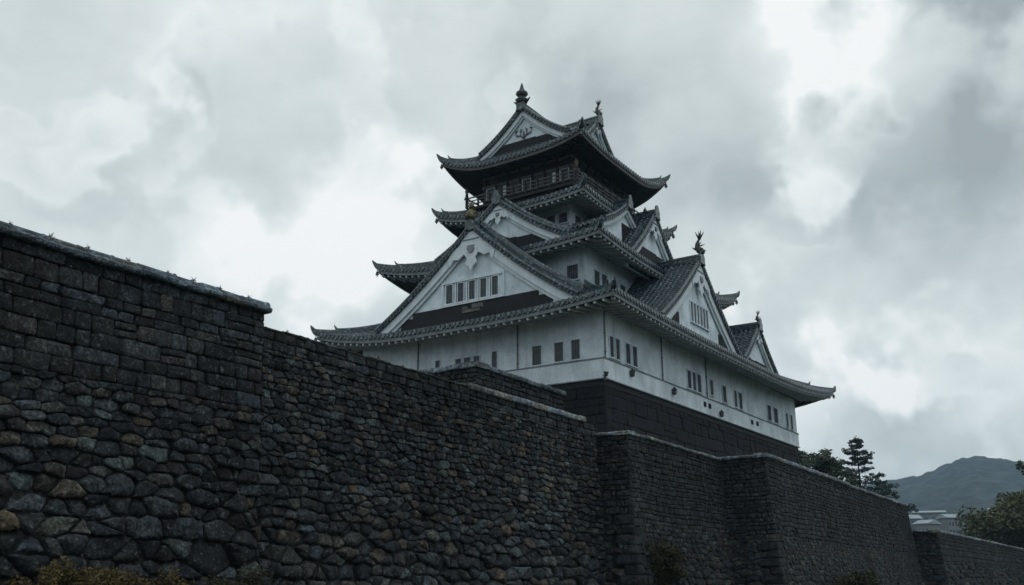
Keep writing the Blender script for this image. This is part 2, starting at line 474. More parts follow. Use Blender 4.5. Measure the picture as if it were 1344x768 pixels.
def stone_face(mb, P0, P1, top0, top1, zb, batter, ext0, ext1, split, ash, rub, seed, gap=.022, wob=.10, rough=1.0, flip=False):
    """one battered face between the top corners P0 and P1; split: height where squared blocks take over from rubble"""
    rng = random.Random(seed)
    P0, P1 = Vector((*P0, 0)), Vector((*P1, 0)); e = P1-P0; L = e.length; e /= L
    nrm = Vector((e.y, -e.x, 0))
    if flip: nrm = -nrm
    H = max(top0, top1)-zb
    def off(h): t = max(0., 1-h/H); return batter*(.55*t + .45*t*t)
    def pos(u, h, dep):
        o = off(h); f = u/L
        uu = -o*ext0 + f*(L + o*(ext0+ext1))
        z = zb + h*((top0 + (top1-top0)*f)-zb)/H
        p = P0 + e*uu + nrm*(o+dep); return (p.x, p.y, z)
    ph = rng.uniform(0, 9)
    def warp(p):
        u, h = p; k = min(1, (H-h)/1.2, h/.5)
        return (u, h + k*wob*(mnoise.noise(Vector((u*.16+ph, h*.22, 0)))*1.1 + .35*mnoise.noise(Vector((u*.7, h*.6, ph)))))
    cells = [(c, 1) for c in ashlar_cells(L, split-zb, H, ash[0], ash[1], rng)] if split-zb < H-.05 else []
    if split > zb+.1: cells += [(c, 0) for c in rubble_cells(L, 0, split-zb, rub[0], rub[1], rng)]
    ch_ = .46; nc = max(1, int((split-zb)/ch_)); ch_ = (split-zb)/nc if split > zb+.3 else 0
    if ch_:
        def cw(j, side): return 1.15 if (j+side+int(seed)) % 2 else .62
        keep = []
        for poly, sq in cells:
            if not sq:
                j = int(area_c(poly)[2]/ch_)
                if ext0: poly = clip(poly, -1, 0, -cw(j, 0))
                if ext1: poly = clip(poly, 1, 0, L-cw(j, 1))
                if len(poly) < 3: continue
            keep.append((poly, sq))
        for j in range(nc):
            for side, on in ((0, ext0), (1, ext1)):
                if not on: continue
                wd = min(cw(j, side), L*.48); a = 0 if side == 0 else L-wd; q = lambda: rng.uniform(-.025, .025)
                keep.append(([(a, j*ch_+q()), (a+wd+q(), j*ch_+q()), (a+wd+q(), (j+1)*ch_+q()), (a, (j+1)*ch_+q())], 1))
        cells = keep
    for poly, squared in cells:
        A, cu, ch = area_c(poly)
        if A < 0: poly = poly[::-1]; A = -A
        if A < .008: continue
        size = sqrt(A)
        # long edges are split so that the outline can wander
        pp = []
        for (x0, y0), (x1, y1) in zip(poly, poly[1:]+poly[:1]):
            d = math.hypot(x1-x0, y1-y0); n = max(1, int(d/(size*.45)))
            if d < .02: continue
            for i in range(n):
                t = i/n; pp.append((x0+(x1-x0)*t, y0+(y1-y0)*t))
        if len(pp) < 3: continue
        if squared: pp = rounded(pp, 1, .14)
        f_low = max(0., min(1., 1-ch/max(.5, split-zb)))
        if not squared: pp = rounded(pp, 1, .13+.09*f_low) if rng.random() < .75-.45*f_low else rounded(rounded(pp, 1, .2), 1, .22)
        g = gap*(1 if squared else rng.uniform(.6, 1.0+.9*f_low)*rough)
        sc = max(.5, 1-g/(size*.5))
        jit = size*(.012 if squared else .035*rough)
        outl = [(cu+(x-cu)*sc+rng.uniform(-jit, jit), ch+(y-ch)*sc+rng.uniform(-jit, jit)) for x, y in pp]
        if squared:
            d0_ = rng.uniform(-.025, .03); bev = .03; dome = rng.uniform(.0, .02); tx, ty = rng.uniform(-.04, .04), rng.uniform(-.05, .05); ins = .9
        else:
            big = rough*min(1.4, size/.5)
            d0_ = rng.uniform(-.06, .09)*big; bev = (.03+.065*f_low)*big; dome = rng.uniform(.0, .08)*big*(.2+.85*f_low)
            tx, ty = rng.uniform(-.2, .2)*rough, rng.uniform(-.28, .16)*rough; ins = rng.uniform(.78, .88)
        rings = []
        for s_, dd in ((1.0, -.22), (1.0, -bev), (ins, 0.), (ins*.62, dome), (ins*.25, dome*1.15)):
            ring = []
            for x, y in outl:
                u = cu+(x-cu)*s_; h = ch+(y-ch)*s_
                nz = (mnoise.noise(Vector((u*2.3, h*2.3, seed*3.1)))*.06 + mnoise.noise(Vector((u*5.3, h*5.3, seed))) * .055)*(rough if not squared else .3) if dd > -.2 else 0
                ring.append(pos(*warp((u, h)), (d0_ + dd + nz + tx*(u-cu) + ty*(h-ch)) if dd > -.2 else dd))
            rings.append(ring)
        n = len(outl); vs = [v for r_ in rings for v in r_]; fs = []
        for i in range(len(rings)-1):
            for k in range(n): fs.append((i*n+k, i*n+(k+1) % n, (i+1)*n+(k+1) % n, (i+1)*n+k))
        fs.append(tuple(range(4*n, 5*n)))
        if flip: fs = [f[::-1] for f in fs]
        tone = rng.random()**1.7*.55
        if rng.random() < (.06 if squared else .15): tone = rng.uniform(.5, 1.0)*(.6 if squared else .7+.3*f_low)
        mb.add(vs, fs, (tone, rng.random() if not squared else .3+.5*rng.random(), rng.random(), 1))
    # the dark core the stones are bedded in
    rows = []
    for j in range(9):
        h = H*j/8
        rows.append([pos(L*i/6, h, -.13) for i in range(7)])
    o = len(mb.v); mb.grid(rows); mb.c.extend([(0, .5, 0, 1)]*(len(mb.v)-o))


def coping(P0, P1, z0, z1, nrm, name, parent, mat, over=.16, th=.24, depth=.75, roll=.0, blk=1.1, seed=1, org=(0, 0, 0), ext=(0, 0)):
    rng = random.Random(seed); m = MB()
    P0, P1 = Vector((*P0, z0)), Vector((*P1, z1)); e = (P1-P0); L = e.length; e /= L; nn = Vector((*nrm, 0)).normalized()
    up = Vector((0, 0, 1)); u = -ext[0]
    while u < L+ext[1]-.05:
        wd = min(blk*rng.uniform(.7, 1.35), L+ext[1]-u)
        if L+ext[1]-u-wd < .3: wd = L+ext[1]-u
        dz = rng.uniform(-.022, .022); do = rng.uniform(-.025, .025); tl = rng.uniform(-.012, .012)
        prof = [(over+do-.05, 0), (over+do, .05), (over+do+.01, th*.62), (over+do-.07, th), (-depth*.5, th*1.12), (-depth+.05, th), (-depth, .05), (-depth, 0)]
        n = len(prof); vs = []; fs = []
        segs = [(0.008, .94), (.035, 1.0)] + [(wd*i/4, 1.0+rng.uniform(-.03, .03)) for i in (1, 2, 3)] + [(wd-.035, 1.0), (wd-.008, .94)]
        for (s_, k) in segs:
            for (a, b) in prof:
                q = P0 + e*(u+s_) + nn*(a*k + rng.uniform(-.008, .008)) + up*(b*k + dz + tl*s_ + rng.uniform(-.01, .01))
                vs.append(tuple(q))
        for i in range(len(segs)-1):
            for k in range(n): fs.append((i*n+k, i*n+(k+1) % n, (i+1)*n+(k+1) % n, (i+1)*n+k))
        fs += [tuple(range(n))[::-1], tuple(range((len(segs)-1)*n, len(segs)*n))]
        m.add(vs, fs, (rng.random(), rng.uniform(.1, .9), rng.random(), 1))
        if roll and rng.random() < 2:                                 # round ridge tile on top
            t = MB(); r = roll; k0 = u
            while k0 < u+wd-.02:
                k1 = min(k0+1.05, u+wd); c0 = P0+e*(k0+.012)+up*(th*1.0+dz)-nn*(r*.9-over*.4); c1 = P0+e*(k1-.012)+up*(th*1.0+dz+rng.uniform(-.015, .015))-nn*(r*.9-over*.4)
                pts = [c0, c0+(c1-c0)*.04, c0+(c1-c0)*.5, c0+(c1-c0)*.93, c0+(c1-c0)*.94, c1]
                t.tube(pts, [r*.93, r, r*1.0, r*.98, r*1.08, r*1.08], 14)
                k0 = k1
            m.add(t.v, t.f, (rng.random()*.5+.5, rng.uniform(.1, .8), rng.random(), 1))
        u += wd
    return m.build(name, mat, parent, org)


def stone_wall(label, org, faces, cops, mat='wall_stone', backs=()):
    t = thing('stone_wall', label, 'wall', org)
    m = MB()
    for f in faces: stone_face(m, **f)
    for poly in backs:
        o = len(m.v); m.add(poly, [tuple(range(len(poly)))]); m.c.extend([(0, .5, 0, 1)]*(len(m.v)-o))
    m.build('masonry', M[mat], t, org, smooth=True)
    for c in cops: coping(parent=t, org=org, **c)
    return t


ASH = (.40, .72); RUB = (.46, .62)
# tall wall on the left
stone_wall('tall dark wall at far left, squared blocks over rough boulders, under a round tile cap', (-24, 8, 0),
           [dict(P0=(-24.5, -6), P1=(-24.5, 21.3), top0=10.45, top1=10.45, zb=-.2, batter=1.0, ext0=0, ext1=0, split=7.05, ash=ASH, rub=(.42, .66), seed=3, rough=1.1, gap=.017),
            dict(P0=(-24.5, 21.3), P1=(-26.2, 21.3), top0=10.45, top1=10.45, zb=9.0, batter=0.02, ext0=0, ext1=0, split=9.0, ash=ASH, rub=RUB, seed=4)],
           [dict(P0=(-24.5, -6), P1=(-24.5, 21.3), z0=10.43, z1=10.43, nrm=(1, 0), name='coping', mat=M['cap_tile'], over=.24, th=.20, depth=1.5, roll=.19, blk=1.0, seed=5, ext=(0, .12))],
           backs=[[(-24.7, -6, 10.43), (-24.7, 21.2, 10.43), (-26.2, 21.2, 10.43), (-26.2, -6, 10.43)], [(-26.2, -6, 5), (-26.2, 21.2, 5), (-26.2, 21.2, 10.43), (-26.2, -6, 10.43)]])
# long middle wall
stone_wall('long middle wall of rough dark stones between the tall tiled wall and the bastions', (-24, 32, 0),
           [dict(P0=(-24.5, 21.3), P1=(-24.5, 44.9), top0=9.9, top1=9.62, zb=-.2, batter=1.0, ext0=0, ext1=0, split=9.2, ash=(.30, .56), rub=(.33, .50), seed=13),
            dict(P0=(-24.5, 43.6), P1=(-26, 43.6), top0=9.62, top1=9.62, zb=8.4, batter=0.02, ext0=0, ext1=0, split=8.4, ash=(.34, .56), rub=(.37, .5), seed=14)],
           [dict(P0=(-24.5, 21.35), P1=(-24.5, 33.2), z0=9.86, z1=9.74, nrm=(1, 0), name='cap_stones', mat=M['wall_stone'], over=.03, th=.13, depth=1.3, blk=.62, seed=15),
            dict(P0=(-24.5, 33.2), P1=(-24.5, 43.6), z0=9.70, z1=9.58, nrm=(1, 0), name='coping', mat=M['coping'], over=.14, th=.30, depth=.85, blk=1.5, seed=16, ext=(0, .12))],
           backs=[[(-24.7, 21.3, 9.8), (-24.7, 43.6, 9.55), (-26, 43.6, 9.55), (-26, 21.3, 9.8)], [(-26, 21.3, 5), (-26, 43.6, 5), (-26, 43.6, 9.55), (-26, 21.3, 9.8)]])
# first bastion
stone_wall('small stone bastion right of the long wall with a thin pale coping', (-23.5, 51, 0),
           [dict(P0=(-24.6, 45), P1=(-22.6, 45), top0=9.0, top1=9.0, zb=-.2, batter=.95, ext0=0, ext1=1, split=4.8, ash=(.27, .44), rub=(.31, .42), seed=23, rough=.75, gap=.014),
            dict(P0=(-22.6, 45), P1=(-22.6, 58), top0=9.0, top1=8.85, zb=-.2, batter=.95, ext0=1, ext1=0, split=4.6, ash=(.27, .44), rub=(.31, .42), seed=24, rough=.75, gap=.014, wob=.16)],
           [dict(P0=(-24.6, 45), P1=(-22.6, 45), z0=8.98, z1=8.98, nrm=(0, -1), name='coping', mat=M['coping'], over=.13, th=.2, depth=.8, blk=.9, seed=25, ext=(0, .13)),
            dict(P0=(-22.6, 45), P1=(-22.6, 58), z0=8.983, z1=8.833, nrm=(1, 0), name='coping', mat=M['coping'], over=.13, th=.2, depth=.8, blk=1.1, seed=26, ext=(.13, 0))], mat='bastion_stone')
# great bastion
stone_wall('great corner bastion of fine dark masonry in front of the castle base', (-21, 78, 0),
           [dict(P0=(-22.8, 58), P1=(-19.6, 58), top0=8.86, top1=8.94, zb=-.2, batter=1.0, ext0=0, ext1=1, split=4.2, ash=(.27, .46), rub=(.30, .42), seed=33, rough=.55, gap=.014),
            dict(P0=(-19.6, 58), P1=(-19.6, 97.9), top0=8.94, top1=8.3, zb=-.2, batter=1.0, ext0=1, ext1=1, split=4.2, ash=(.27, .46), rub=(.30, .42), seed=34, rough=.55, gap=.014, wob=.18),
            dict(P0=(-19.6, 97.9), P1=(-34, 97.9), top0=8.3, top1=8.3, zb=4.2, batter=.4, ext0=1, ext1=0, split=4.2, ash=(.5, .9), rub=(.4, .6), seed=35)],
           [dict(P0=(-22.8, 58), P1=(-19.6, 58), z0=8.84, z1=8.92, nrm=(0, -1), name='coping', mat=M['coping'], over=.13, th=.22, depth=.8, blk=1.0, seed=36, ext=(0, .13)),
            dict(P0=(-19.6, 58), P1=(-19.6, 77.2), z0=8.92, z1=8.60, nrm=(1, 0), name='coping', mat=M['coping'], over=.13, th=.27, depth=.8, blk=1.2, seed=37, ext=(.13, 0)),
            dict(P0=(-19.6, 77.2), P1=(-19.6, 97.9), z0=8.53, z1=8.26, nrm=(1, 0), name='coping', mat=M['coping'], over=.12, th=.24, depth=.8, blk=1.2, seed=38, ext=(0, .1))], mat='bastion_stone')
# far low wall
stone_wall('low far stone wall at right edge below the autumn tree', (-18, 150, 0),
           [dict(P0=(-20.2, 98.4), P1=(-17.2, 98.4), top0=5.95, top1=5.85, zb=-.2, batter=.7, ext0=0, ext1=1, split=3, ash=(.34, .6), rub=(.36, .5), seed=43, rough=.7),
            dict(P0=(-17.2, 98.4), P1=(-17.2, 235), top0=5.85, top1=5.75, zb=-.2, batter=.7, ext0=1, ext1=0, split=3.2, ash=(.42, .85), rub=(.5, .8), seed=44, rough=.8)],
           [dict(P0=(-20.2, 98.4), P1=(-17.2, 98.4), z0=5.93, z1=5.83, nrm=(0, -1), name='coping', mat=M['coping'], over=.1, th=.2, depth=.8, blk=1.0, seed=46, ext=(0, .1)),
            dict(P0=(-17.2, 98.4), P1=(-17.2, 235), z0=5.83, z1=5.73, nrm=(1, 0), name='coping', mat=M['coping'], over=.1, th=.26, depth=.8, blk=1.6, seed=47, ext=(.1, 0))], mat='bastion_stone')
# inner wall behind the long wall
stone_wall('low inner wall with a pale coping, peeping over the long wall below the castle windows', (-33, 46, 7.6),
           [dict(P0=(-40, 41.4), P1=(-30, 41.4), top0=12.9, top1=12.9, zb=7.4, batter=.4, ext0=0, ext1=1, split=7.4, ash=(.32, .6), rub=(.4, .6), seed=53),
            dict(P0=(-30, 41.4), P1=(-30, 50.9), top0=12.9, top1=12.75, zb=7.4, batter=.4, ext0=1, ext1=0, split=7.4, ash=(.32, .6), rub=(.4, .6), seed=54),
            dict(P0=(-30, 50.9), P1=(-31.4, 50.9), top0=12.75, top1=12.75, zb=7.4, batter=.1, ext0=0, ext1=0, split=7.4, ash=(.32, .6), rub=(.4, .6), seed=55)],
           [dict(P0=(-40, 41.4), P1=(-30, 41.4), z0=12.88, z1=12.88, nrm=(0, -1), name='coping', mat=M['cap_tile'], over=.15, th=.3, depth=1.2, blk=1.1, seed=56, ext=(0, .15)),
            dict(P0=(-30, 41.4), P1=(-30, 50.9), z0=12.883, z1=12.733, nrm=(1, 0), name='coping', mat=M['cap_tile'], over=.15, th=.3, depth=1.2, blk=1.1, seed=57, ext=(.15, .1))], mat='bastion_stone',
           backs=[[(-40, 42.6, 7.4), (-31.4, 42.6, 7.4), (-31.4, 42.6, 12.9), (-40, 42.6, 12.9)], [(-31.4, 42.6, 7.4), (-31.4, 50.9, 7.4), (-31.4, 50.9, 12.8), (-31.4, 42.6, 12.9)]])

# ------------------------------------------------------------------ the castle
CO = (-51.0, 96.4, 7.6)
castle = thing('castle_keep', 'white tiered castle keep with curved dark tiled roofs above the stone walls', 'castle', CO)


def cb(m, name, mat, parent=None, smooth=False): return m.build(name, M[mat], parent or castle, CO, smooth)


SAMP = [(0, 0), (.26, 0), (.30, .55), (.40, .92), (.5, 1), (.60, .92), (.70, .55), (.74, 0)]


def ripple_cols(L, P, r):
    cols = []; n = max(1, int(round(L/P))); P = L/n
    for i in range(n):
        for ph, hh in SAMP: cols.append(((i+ph)*P, hh*r))
    cols.append((L, 0)); return cols


class Side:
    """one slope of a hipped skirt roof: eave A-B, inner edge a-b (3D points)"""
    def __init__(s, A, B, a, b, zm, conc=.35, reach=.42):
        s.A, s.B, s.a, s.b = map(Vector, (A, B, a, b))
        e = s.B-s.A; e.z = 0; s.L = e.length; s.e = e/s.L
        s.n = Vector((-s.e.y, s.e.x, 0))
        if (s.a-s.A).dot(s.n) < 0: s.n = -s.n
        s.sa, s.da = (s.a-s.A).dot(s.e), (s.a-s.A).dot(s.n)
        s.sb, s.db = (s.b-s.A).dot(s.e), (s.b-s.A).dot(s.n)
        s.zm = zm; s.conc = conc; s.Lc = reach*s.L
    def ze(s, x):
        lf = lambda t: max(0., 1-t)**2.4
        return s.zm + (s.A.z-s.zm)*lf(x/s.Lc) + (s.B.z-s.zm)*lf((s.L-x)/s.Lc)
    def dmax(s, x):
        if x < s.sa: return s.da*max(0, x)/s.sa
        if x > s.sb: return s.db*max(0, s.L-x)/(s.L-s.sb)
        f = (x-s.sa)/(s.sb-s.sa); return s.da+(s.db-s.da)*f
    def zin(s, x):
        f = min(1, max(0, (x-s.sa)/max(.01, s.sb-s.sa))); return s.a.z+(s.b.z-s.a.z)*f
    def dref(s, x):
        f = min(1, max(0, (x-s.sa)/max(.01, s.sb-s.sa))); return s.da+(s.db-s.da)*f
    def pt(s, x, d, dz=0.):
        t = d/s.dref(x); c = s.conc; g = (1-c)*t + c*t*t
        z0 = s.ze(x); z = z0 + (s.zin(x)-z0)*g
        p = s.A + s.e*x + s.n*d; return (p.x, p.y, z+dz)


def skirt_roof(corners, zmids, inner, zin, wall, zwall_drop, name='roof', P=.56, r=.2, edge=.26, soff='soffit', fasc='fascia', rafters=True, conc=.35, over=.62):
    """corners: near, left, back, right eave corners; inner: (x0,y0,x1,y1) where the slope ends; wall: the storey wall below"""
    N_, L_, B_, R_ = [Vector(c) for c in corners]
    x0, y0, x1, y1 = inner
    i_n, i_l, i_b, i_r = (x1, y0, zin), (x0, y0, zin), (x0, y1, zin), (x1, y1, zin)
    wx0, wy0, wx1, wy1 = wall
    sides = [Side(L_, N_, i_l, i_n, zmids[0], conc), Side(N_, R_, i_n, i_r, zmids[1], conc), Side(R_, B_, i_r, i_b, zmids[2], conc), Side(B_, L_, i_b, i_l, zmids[3], conc)]
    wc_ = [(wx0, wy0), (wx1, wy0), (wx1, wy1), (wx0, wy1)]
    m = MB()
    for s in sides:
        cols = ripple_cols(s.L, P, r); step = .42; K = int(math.ceil(max(s.da, s.db)/step))
        rows = [[s.pt(x, 0, h-edge-h*.2) for x, h in cols], [s.pt(x, 0, h) for x, h in cols]]
        for j in range(K):
            rows.append([s.pt(x, min(s.dmax(x), j*step), h+(.05 if j else .0)) for x, h in cols])
            rows.append([s.pt(x, min(s.dmax(x), (j+1)*step-.004), h) for x, h in cols])
        m.grid(rows)
    # round end tiles along the eave
    for s in sides[:2]:
        n = int(round(s.L/P)); PP = s.L/n
        for i in range(n):
            p = Vector(s.pt((i+.5)*PP, 0, r*.25)); q = p - s.n*.06
            m.tube([p+s.n*.3, q], r*1.12, 8)
    roof = cb(m, name, 'tile')
    # eave boards, soffit
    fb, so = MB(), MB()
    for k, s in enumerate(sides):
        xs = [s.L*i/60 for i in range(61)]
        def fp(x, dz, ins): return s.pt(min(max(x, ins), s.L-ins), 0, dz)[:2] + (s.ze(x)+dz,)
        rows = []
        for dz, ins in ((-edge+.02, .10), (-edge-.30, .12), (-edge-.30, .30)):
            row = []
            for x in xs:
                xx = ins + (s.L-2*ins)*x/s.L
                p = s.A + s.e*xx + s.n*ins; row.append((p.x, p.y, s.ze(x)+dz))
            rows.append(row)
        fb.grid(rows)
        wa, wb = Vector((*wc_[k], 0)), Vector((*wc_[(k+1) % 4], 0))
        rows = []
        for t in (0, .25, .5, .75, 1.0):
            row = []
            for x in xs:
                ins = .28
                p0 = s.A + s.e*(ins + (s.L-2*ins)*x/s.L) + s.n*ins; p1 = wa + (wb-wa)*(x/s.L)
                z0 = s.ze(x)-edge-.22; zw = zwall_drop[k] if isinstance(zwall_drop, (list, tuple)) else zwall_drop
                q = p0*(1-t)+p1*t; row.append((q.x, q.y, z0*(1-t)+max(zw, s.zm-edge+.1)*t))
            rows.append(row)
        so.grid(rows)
    if not rafters:                                    # dark timbers under the top eaves
        for s in sides[:2]:
            x = .5
            while x < s.L-.3:
                p0 = s.A+s.e*x+s.n*.35; dd = min(3.0, max(.6, s.dmax(x)*.95)); p1 = s.A+s.e*x+s.n*dd
                so.bar((p0.x, p0.y, s.ze(x)-.62), (p1.x, p1.y, s.ze(x)-.62+(44.1-s.zm+.4)*dd/3.2), .13, .16); x += .45
    cb(fb, 'eave_board', fasc, roof); cb(so, 'soffit', soff, roof)
    # hip ridges with horned tips
    for s, end in ((sides[0], 0), (sides[0], 1), (sides[1], 1), (sides[2], 1)):
        pts = []; sc = []
        for i in range(15):
            t = i/14
            x = s.sa*t if end == 0 else s.L-(s.L-s.sb)*t
            p = Vector(s.pt(x, s.dmax(x) if 0 < t < 1 else (0 if t == 0 else s.dref(x)), .02)); pts.append(p); sc.append(1.0)
        out = (pts[0]-pts[2]); out.z = 0; out.normalize()
        horn = [pts[0]+out*.15*q+Vector((0, 0, 1))*(.05*q+.040*q*q) for q in (3.7, 3.1, 2.4, 1.6, .8)]
        prof = [(-.22, -.1), (.22, -.1), (.24, .22), (.15, .30), (.15, .42), (.09, .52), (-.09, .52), (-.15, .42), (-.15, .30), (-.24, .22)]
        m = MB(); m.sweep(horn+pts, prof, scales=[.30, .62, .82, .95, 1.0]+sc)
        # the shorter upper ridge with its own horn
        up_ = [p+Vector((0, 0, .42)) for p in pts[3:]]
        h2 = [up_[0]+out*.13*q+Vector((0, 0, 1))*(.04*q+.04*q*q) for q in (3.2, 2.7, 1.9, 1)]
        m.sweep(h2+up_, [(-.15, -.1), (.15, -.1), (.16, .14), (.08, .26), (-.08, .26), (-.16, .14)], scales=[.35, .65, .85, .95]+[1]*len(up_))
        rd = cb(m, 'hip_ridge', 'tile', roof)
        b = MB(); c = pts[0]-out*.05+Vector((0, 0, -.5))
        b.tube([c+Vector((0, 0, .35)), c+Vector((0, 0, .12))], .025, 6)
        b.lathe(tuple(c+Vector((0, 0, -.30))), [(.20, 0), (.17, .1), (.14, .26), (.10, .38), (.03, .44)], 10)
        b.tube([c+Vector((0, 0, -.3)), c+Vector((0, 0, -.5))], .05, 6)
        cb(b, 'wind_bell', 'bronze', roof)
    # rafters: near two eaves
    if rafters:
        for k in (0, 1):
            s = sides[k]; x = over; wa, wb = Vector((*wc_[k], 0)), Vector((*wc_[(k+1) % 4], 0))
            while x < s.L-.3:
                p0 = s.A + s.e*x + s.n*.22; ov = (wa-s.A).dot(s.n)
                lim = min(x*ov/max(.1, (wa-s.A).dot(s.e)), (s.L-x)*ov/max(.1, (s.B-wb).dot(s.e)), ov)
                z0 = s.ze(x)-edge-.40; zw = max(zwall_drop, s.zm-edge+.1)
                d = max(.5, lim); p1 = s.A + s.e*x + s.n*d
                z1 = z0 + (zw-.2-z0)*(d/ov)
                RAFT.append((roof, Vector((p0.x, p0.y, z0)), Vector((p1.x, p1.y, z1))))
                x += over*1.35
    return roof, sides


RAFT = []


def gable(P, out, halfw, h, depth, name='gable', conc=.28, over=.65, bw=.85, win=None, dark=None, pend=1.0, ridge=True, finial=None, kud=(1.15, .85), backcut=True, wall_mat='plaster', darkfoot=False, P_=.6, r=.22):
    """P: foot-level point under the apex in the plane of the gable wall; out: unit direction the gable faces"""
    P = Vector(P); o = Vector((*out, 0)); l = Vector((-o.y, o.x, 0))
    W = halfw
    def prof(t): return h*(1-((1+conc)*t - conc*t*t))          # height over foot at lateral fraction t
    def pt(side, t, oo, dz=0.):
        q = P + l*(side*W*t) + o*oo; return (q.x, q.y, P.z+prof(t)+dz)
    cols = ripple_cols(over+depth, P_, r)
    slope_len = sqrt(W*W+h*h); K = int(slope_len/.5)
    m = MB()
    for sd_ in (-1, 1):
        rows = []
        for j in range(K):
            t0, t1 = j/K, (j+1)/K
            rows.append([pt(sd_, t0, over-x, hh) for x, hh in cols])
            rows.append([pt(sd_, t1-.0008, over-x, hh+.10) for x, hh in cols])
        rows.append([pt(sd_, 1.0, over-x, hh-.22) for x, hh in cols])
        m.grid(rows)
        # underside of the verge
        rows = [[pt(sd_, j/24, oo, -.22) for j in range(25)] for oo in (over-.02, 0)]
        m.grid(rows)
        m.grid([[pt(sd_, j/24, over, dz) for j in range(25)] for dz in (.05, -.24)])
        # verge rolls and their round end tiles
        for oo, rr, dz in ((over-.12, .20, .26),):
            m.tube([pt(sd_, j/20, oo, dz) for j in range(21)], rr, 8)
        n = int(slope_len/.46)
        for j in range(n):
            a = Vector(pt(sd_, (j+.5)/n, over+.02, -.02)); m.tube([a-o*.9+Vector((0, 0, .17)), a+o*.09], .16, 8)
    # descending ridge behind the verge
    if kud:
        for sd_ in (-1, 1):
            pts = [Vector(pt(sd_, .03+.90*j/22, over-kud[0], .05)) for j in range(23)]
            e_ = pts[-1]-pts[-2]; e_.normalize(); pts.append(pts[-1]+e_*.5+Vector((0, 0, .25)))
            kh_ = kud[1]
            m.sweep(pts, [(-.26, -.1), (.26, -.1), (.28, kh_*.25), (.2, kh_*.3), (.2, kh_*.55), (.25, kh_*.6), (.15, kh_*.66), (.13, kh_*.85), (.07, kh_), (-.07, kh_), (-.13, kh_*.85), (-.15, kh_*.66), (-.25, kh_*.6), (-.2, kh_*.55), (-.2, kh_*.3), (-.28, kh_*.25)])
    roof = cb(m, name, 'tile')
    # barge boards: a broad white board and a narrower one set back below it
    for (d0_, d1_, oo, th) in ((-.24, -.24-bw, over-.22, .16), (-.24-bw*.8, -.24-bw*1.45, over-.42, .12)):
        m = MB()
        for sd_ in (-1, 1):
            N = 26
            top = [pt(sd_, min(1.0, j/N*1.0), oo, d0_) for j in range(N+1)]; bot = [pt(sd_, min(1.0, j/N*1.0), oo, d1_*(1-.12*(j/N)) ) for j in range(N+1)]
            bk = lambda q: tuple(Vector(q)-o*th)
            m.grid([top, bot, [bk(q) for q in bot], [bk(q) for q in top], top])
        b_ = cb(m, 'barge_board', 'board', roof)
    # gable wall
    N = 24; poly = []
    tt = [1-j/N for j in range(N+1)] + [j/N for j in range(1, N+1)]
    for i, t in enumerate(tt): poly.append(((-1 if i <= N else 1)*W*t*.985, prof(t)-.25))
    poly = [(x, max(z, -.9)) for x, z in poly]
    poly = [(-W*.985, -1.0)] + poly + [(W*.985, -1.0)]
    m = MB(); m.plate(poly[::-1], P, l, o, .15); cb(m, 'gable_wall', wall_mat, roof)
    if dark:                                              # black boarding along the foot, its upper edge stepped
        m = MB(); rr = random.Random(int(P.x*10)); top = []
        xs = [-1+2*i/16 for i in range(17)]
        for i, x in enumerate(xs):
            if dark[0] <= x <= dark[1]:
                lim = prof(abs(x))-.35-bw*.6
                hh = min(dark[2] + rr.choice((0, 0, .12, -.1)), lim)
                if darkfoot and abs(x) < dark[3]: hh = .1
                top.append((x*W, max(hh, -.6)))
        pl = []
        for (x0, z0), (x1, z1) in zip(top, top[1:]):
            zz = min(z0, z1); pl += [(x0, zz), (x1, zz)]
        pl = pl + [(top[-1][0], -.95), (top[0][0], -.95)]
        m.plate(pl[::-1], P+o*.09, l, o, .085); cb(m, 'dark_boarding', 'blackwood', roof)
    # pendant under the peak
    if pend:
        k = pend; z = h-.25-bw*.85
        sh = [(0, -2.15), (.16, -1.8), (.42, -1.62), (.30, -1.3), (.52, -1.0), (.95, -1.28), (1.3, -1.22), (1.55, -1.6), (1.72, -1.15), (1.35, -.62), (.85, -.42), (.62, .05), (.4, .35)]
        sh = sh + [(-x, zz) for x, zz in sh[::-1] if x > 0]
        m = MB(); m.plate([(x*k, z+zz*k) for x, zz in sh], P+o*(over-.12), l, o, .14)
        pn = cb(m, 'pendant', 'board', roof)
        m = MB(); c = P+o*(over-.1)+Vector((0, 0, z-.75*k))
        m.tube([c, c+o*.12], .26*k, 6)
        m.bar(tuple(c+l*-.62*k+Vector((0, 0, .62*k))+o*.03), tuple(c+l*.62*k+Vector((0, 0, .62*k))+o*.03), .06, .07)
        m.bar(tuple(c+l*-.3*k+Vector((0, 0, .2*k))+o*.03), tuple(c+l*.3*k+Vector((0, 0, .2*k))+o*.03), .05, .05)
        cb(m, 'pendant_boss', 'fascia', pn)
    if win:
        for (la, za, lb, zb_) in win: window(P+o*.02, l, o, la, za, lb, zb_, roof)
    if ridge:
        m = MB(); zt = P.z+h
        a = P+o*(over+.12); b = P-o*depth; a.z = b.z = zt+.05
        m.sweep([a, b], [(-.34, -.15), (.34, -.15), (.36, .12), (.27, .18), (.27, .34), (.31, .40), (.20, .44), (.17, .58), (.10, .68), (-.10, .68), (-.17, .58), (-.20, .44), (-.31, .40), (-.27, .34), (-.27, .18), (-.36, .12)])
        # ridge end plate
        sh = [(-.62, -.5), (-.5, -.1), (-.55, .3), (-.36, .55), (-.3, .9), (0, 1.1), (.3, .9), (.36, .55), (.55, .3), (.5, -.1), (.62, -.5), (.3, -.35), (0, -.5), (-.3, -.35)]
        m.plate([(x, z) for x, z in sh[::-1]], a+o*.1+Vector((0, 0, .0)), l, o, .16)
        cb(m, 'ridge', 'tile', roof)
        if finial: finial(a-o*.25+Vector((0, 0, .62)), o, roof)
    return roof


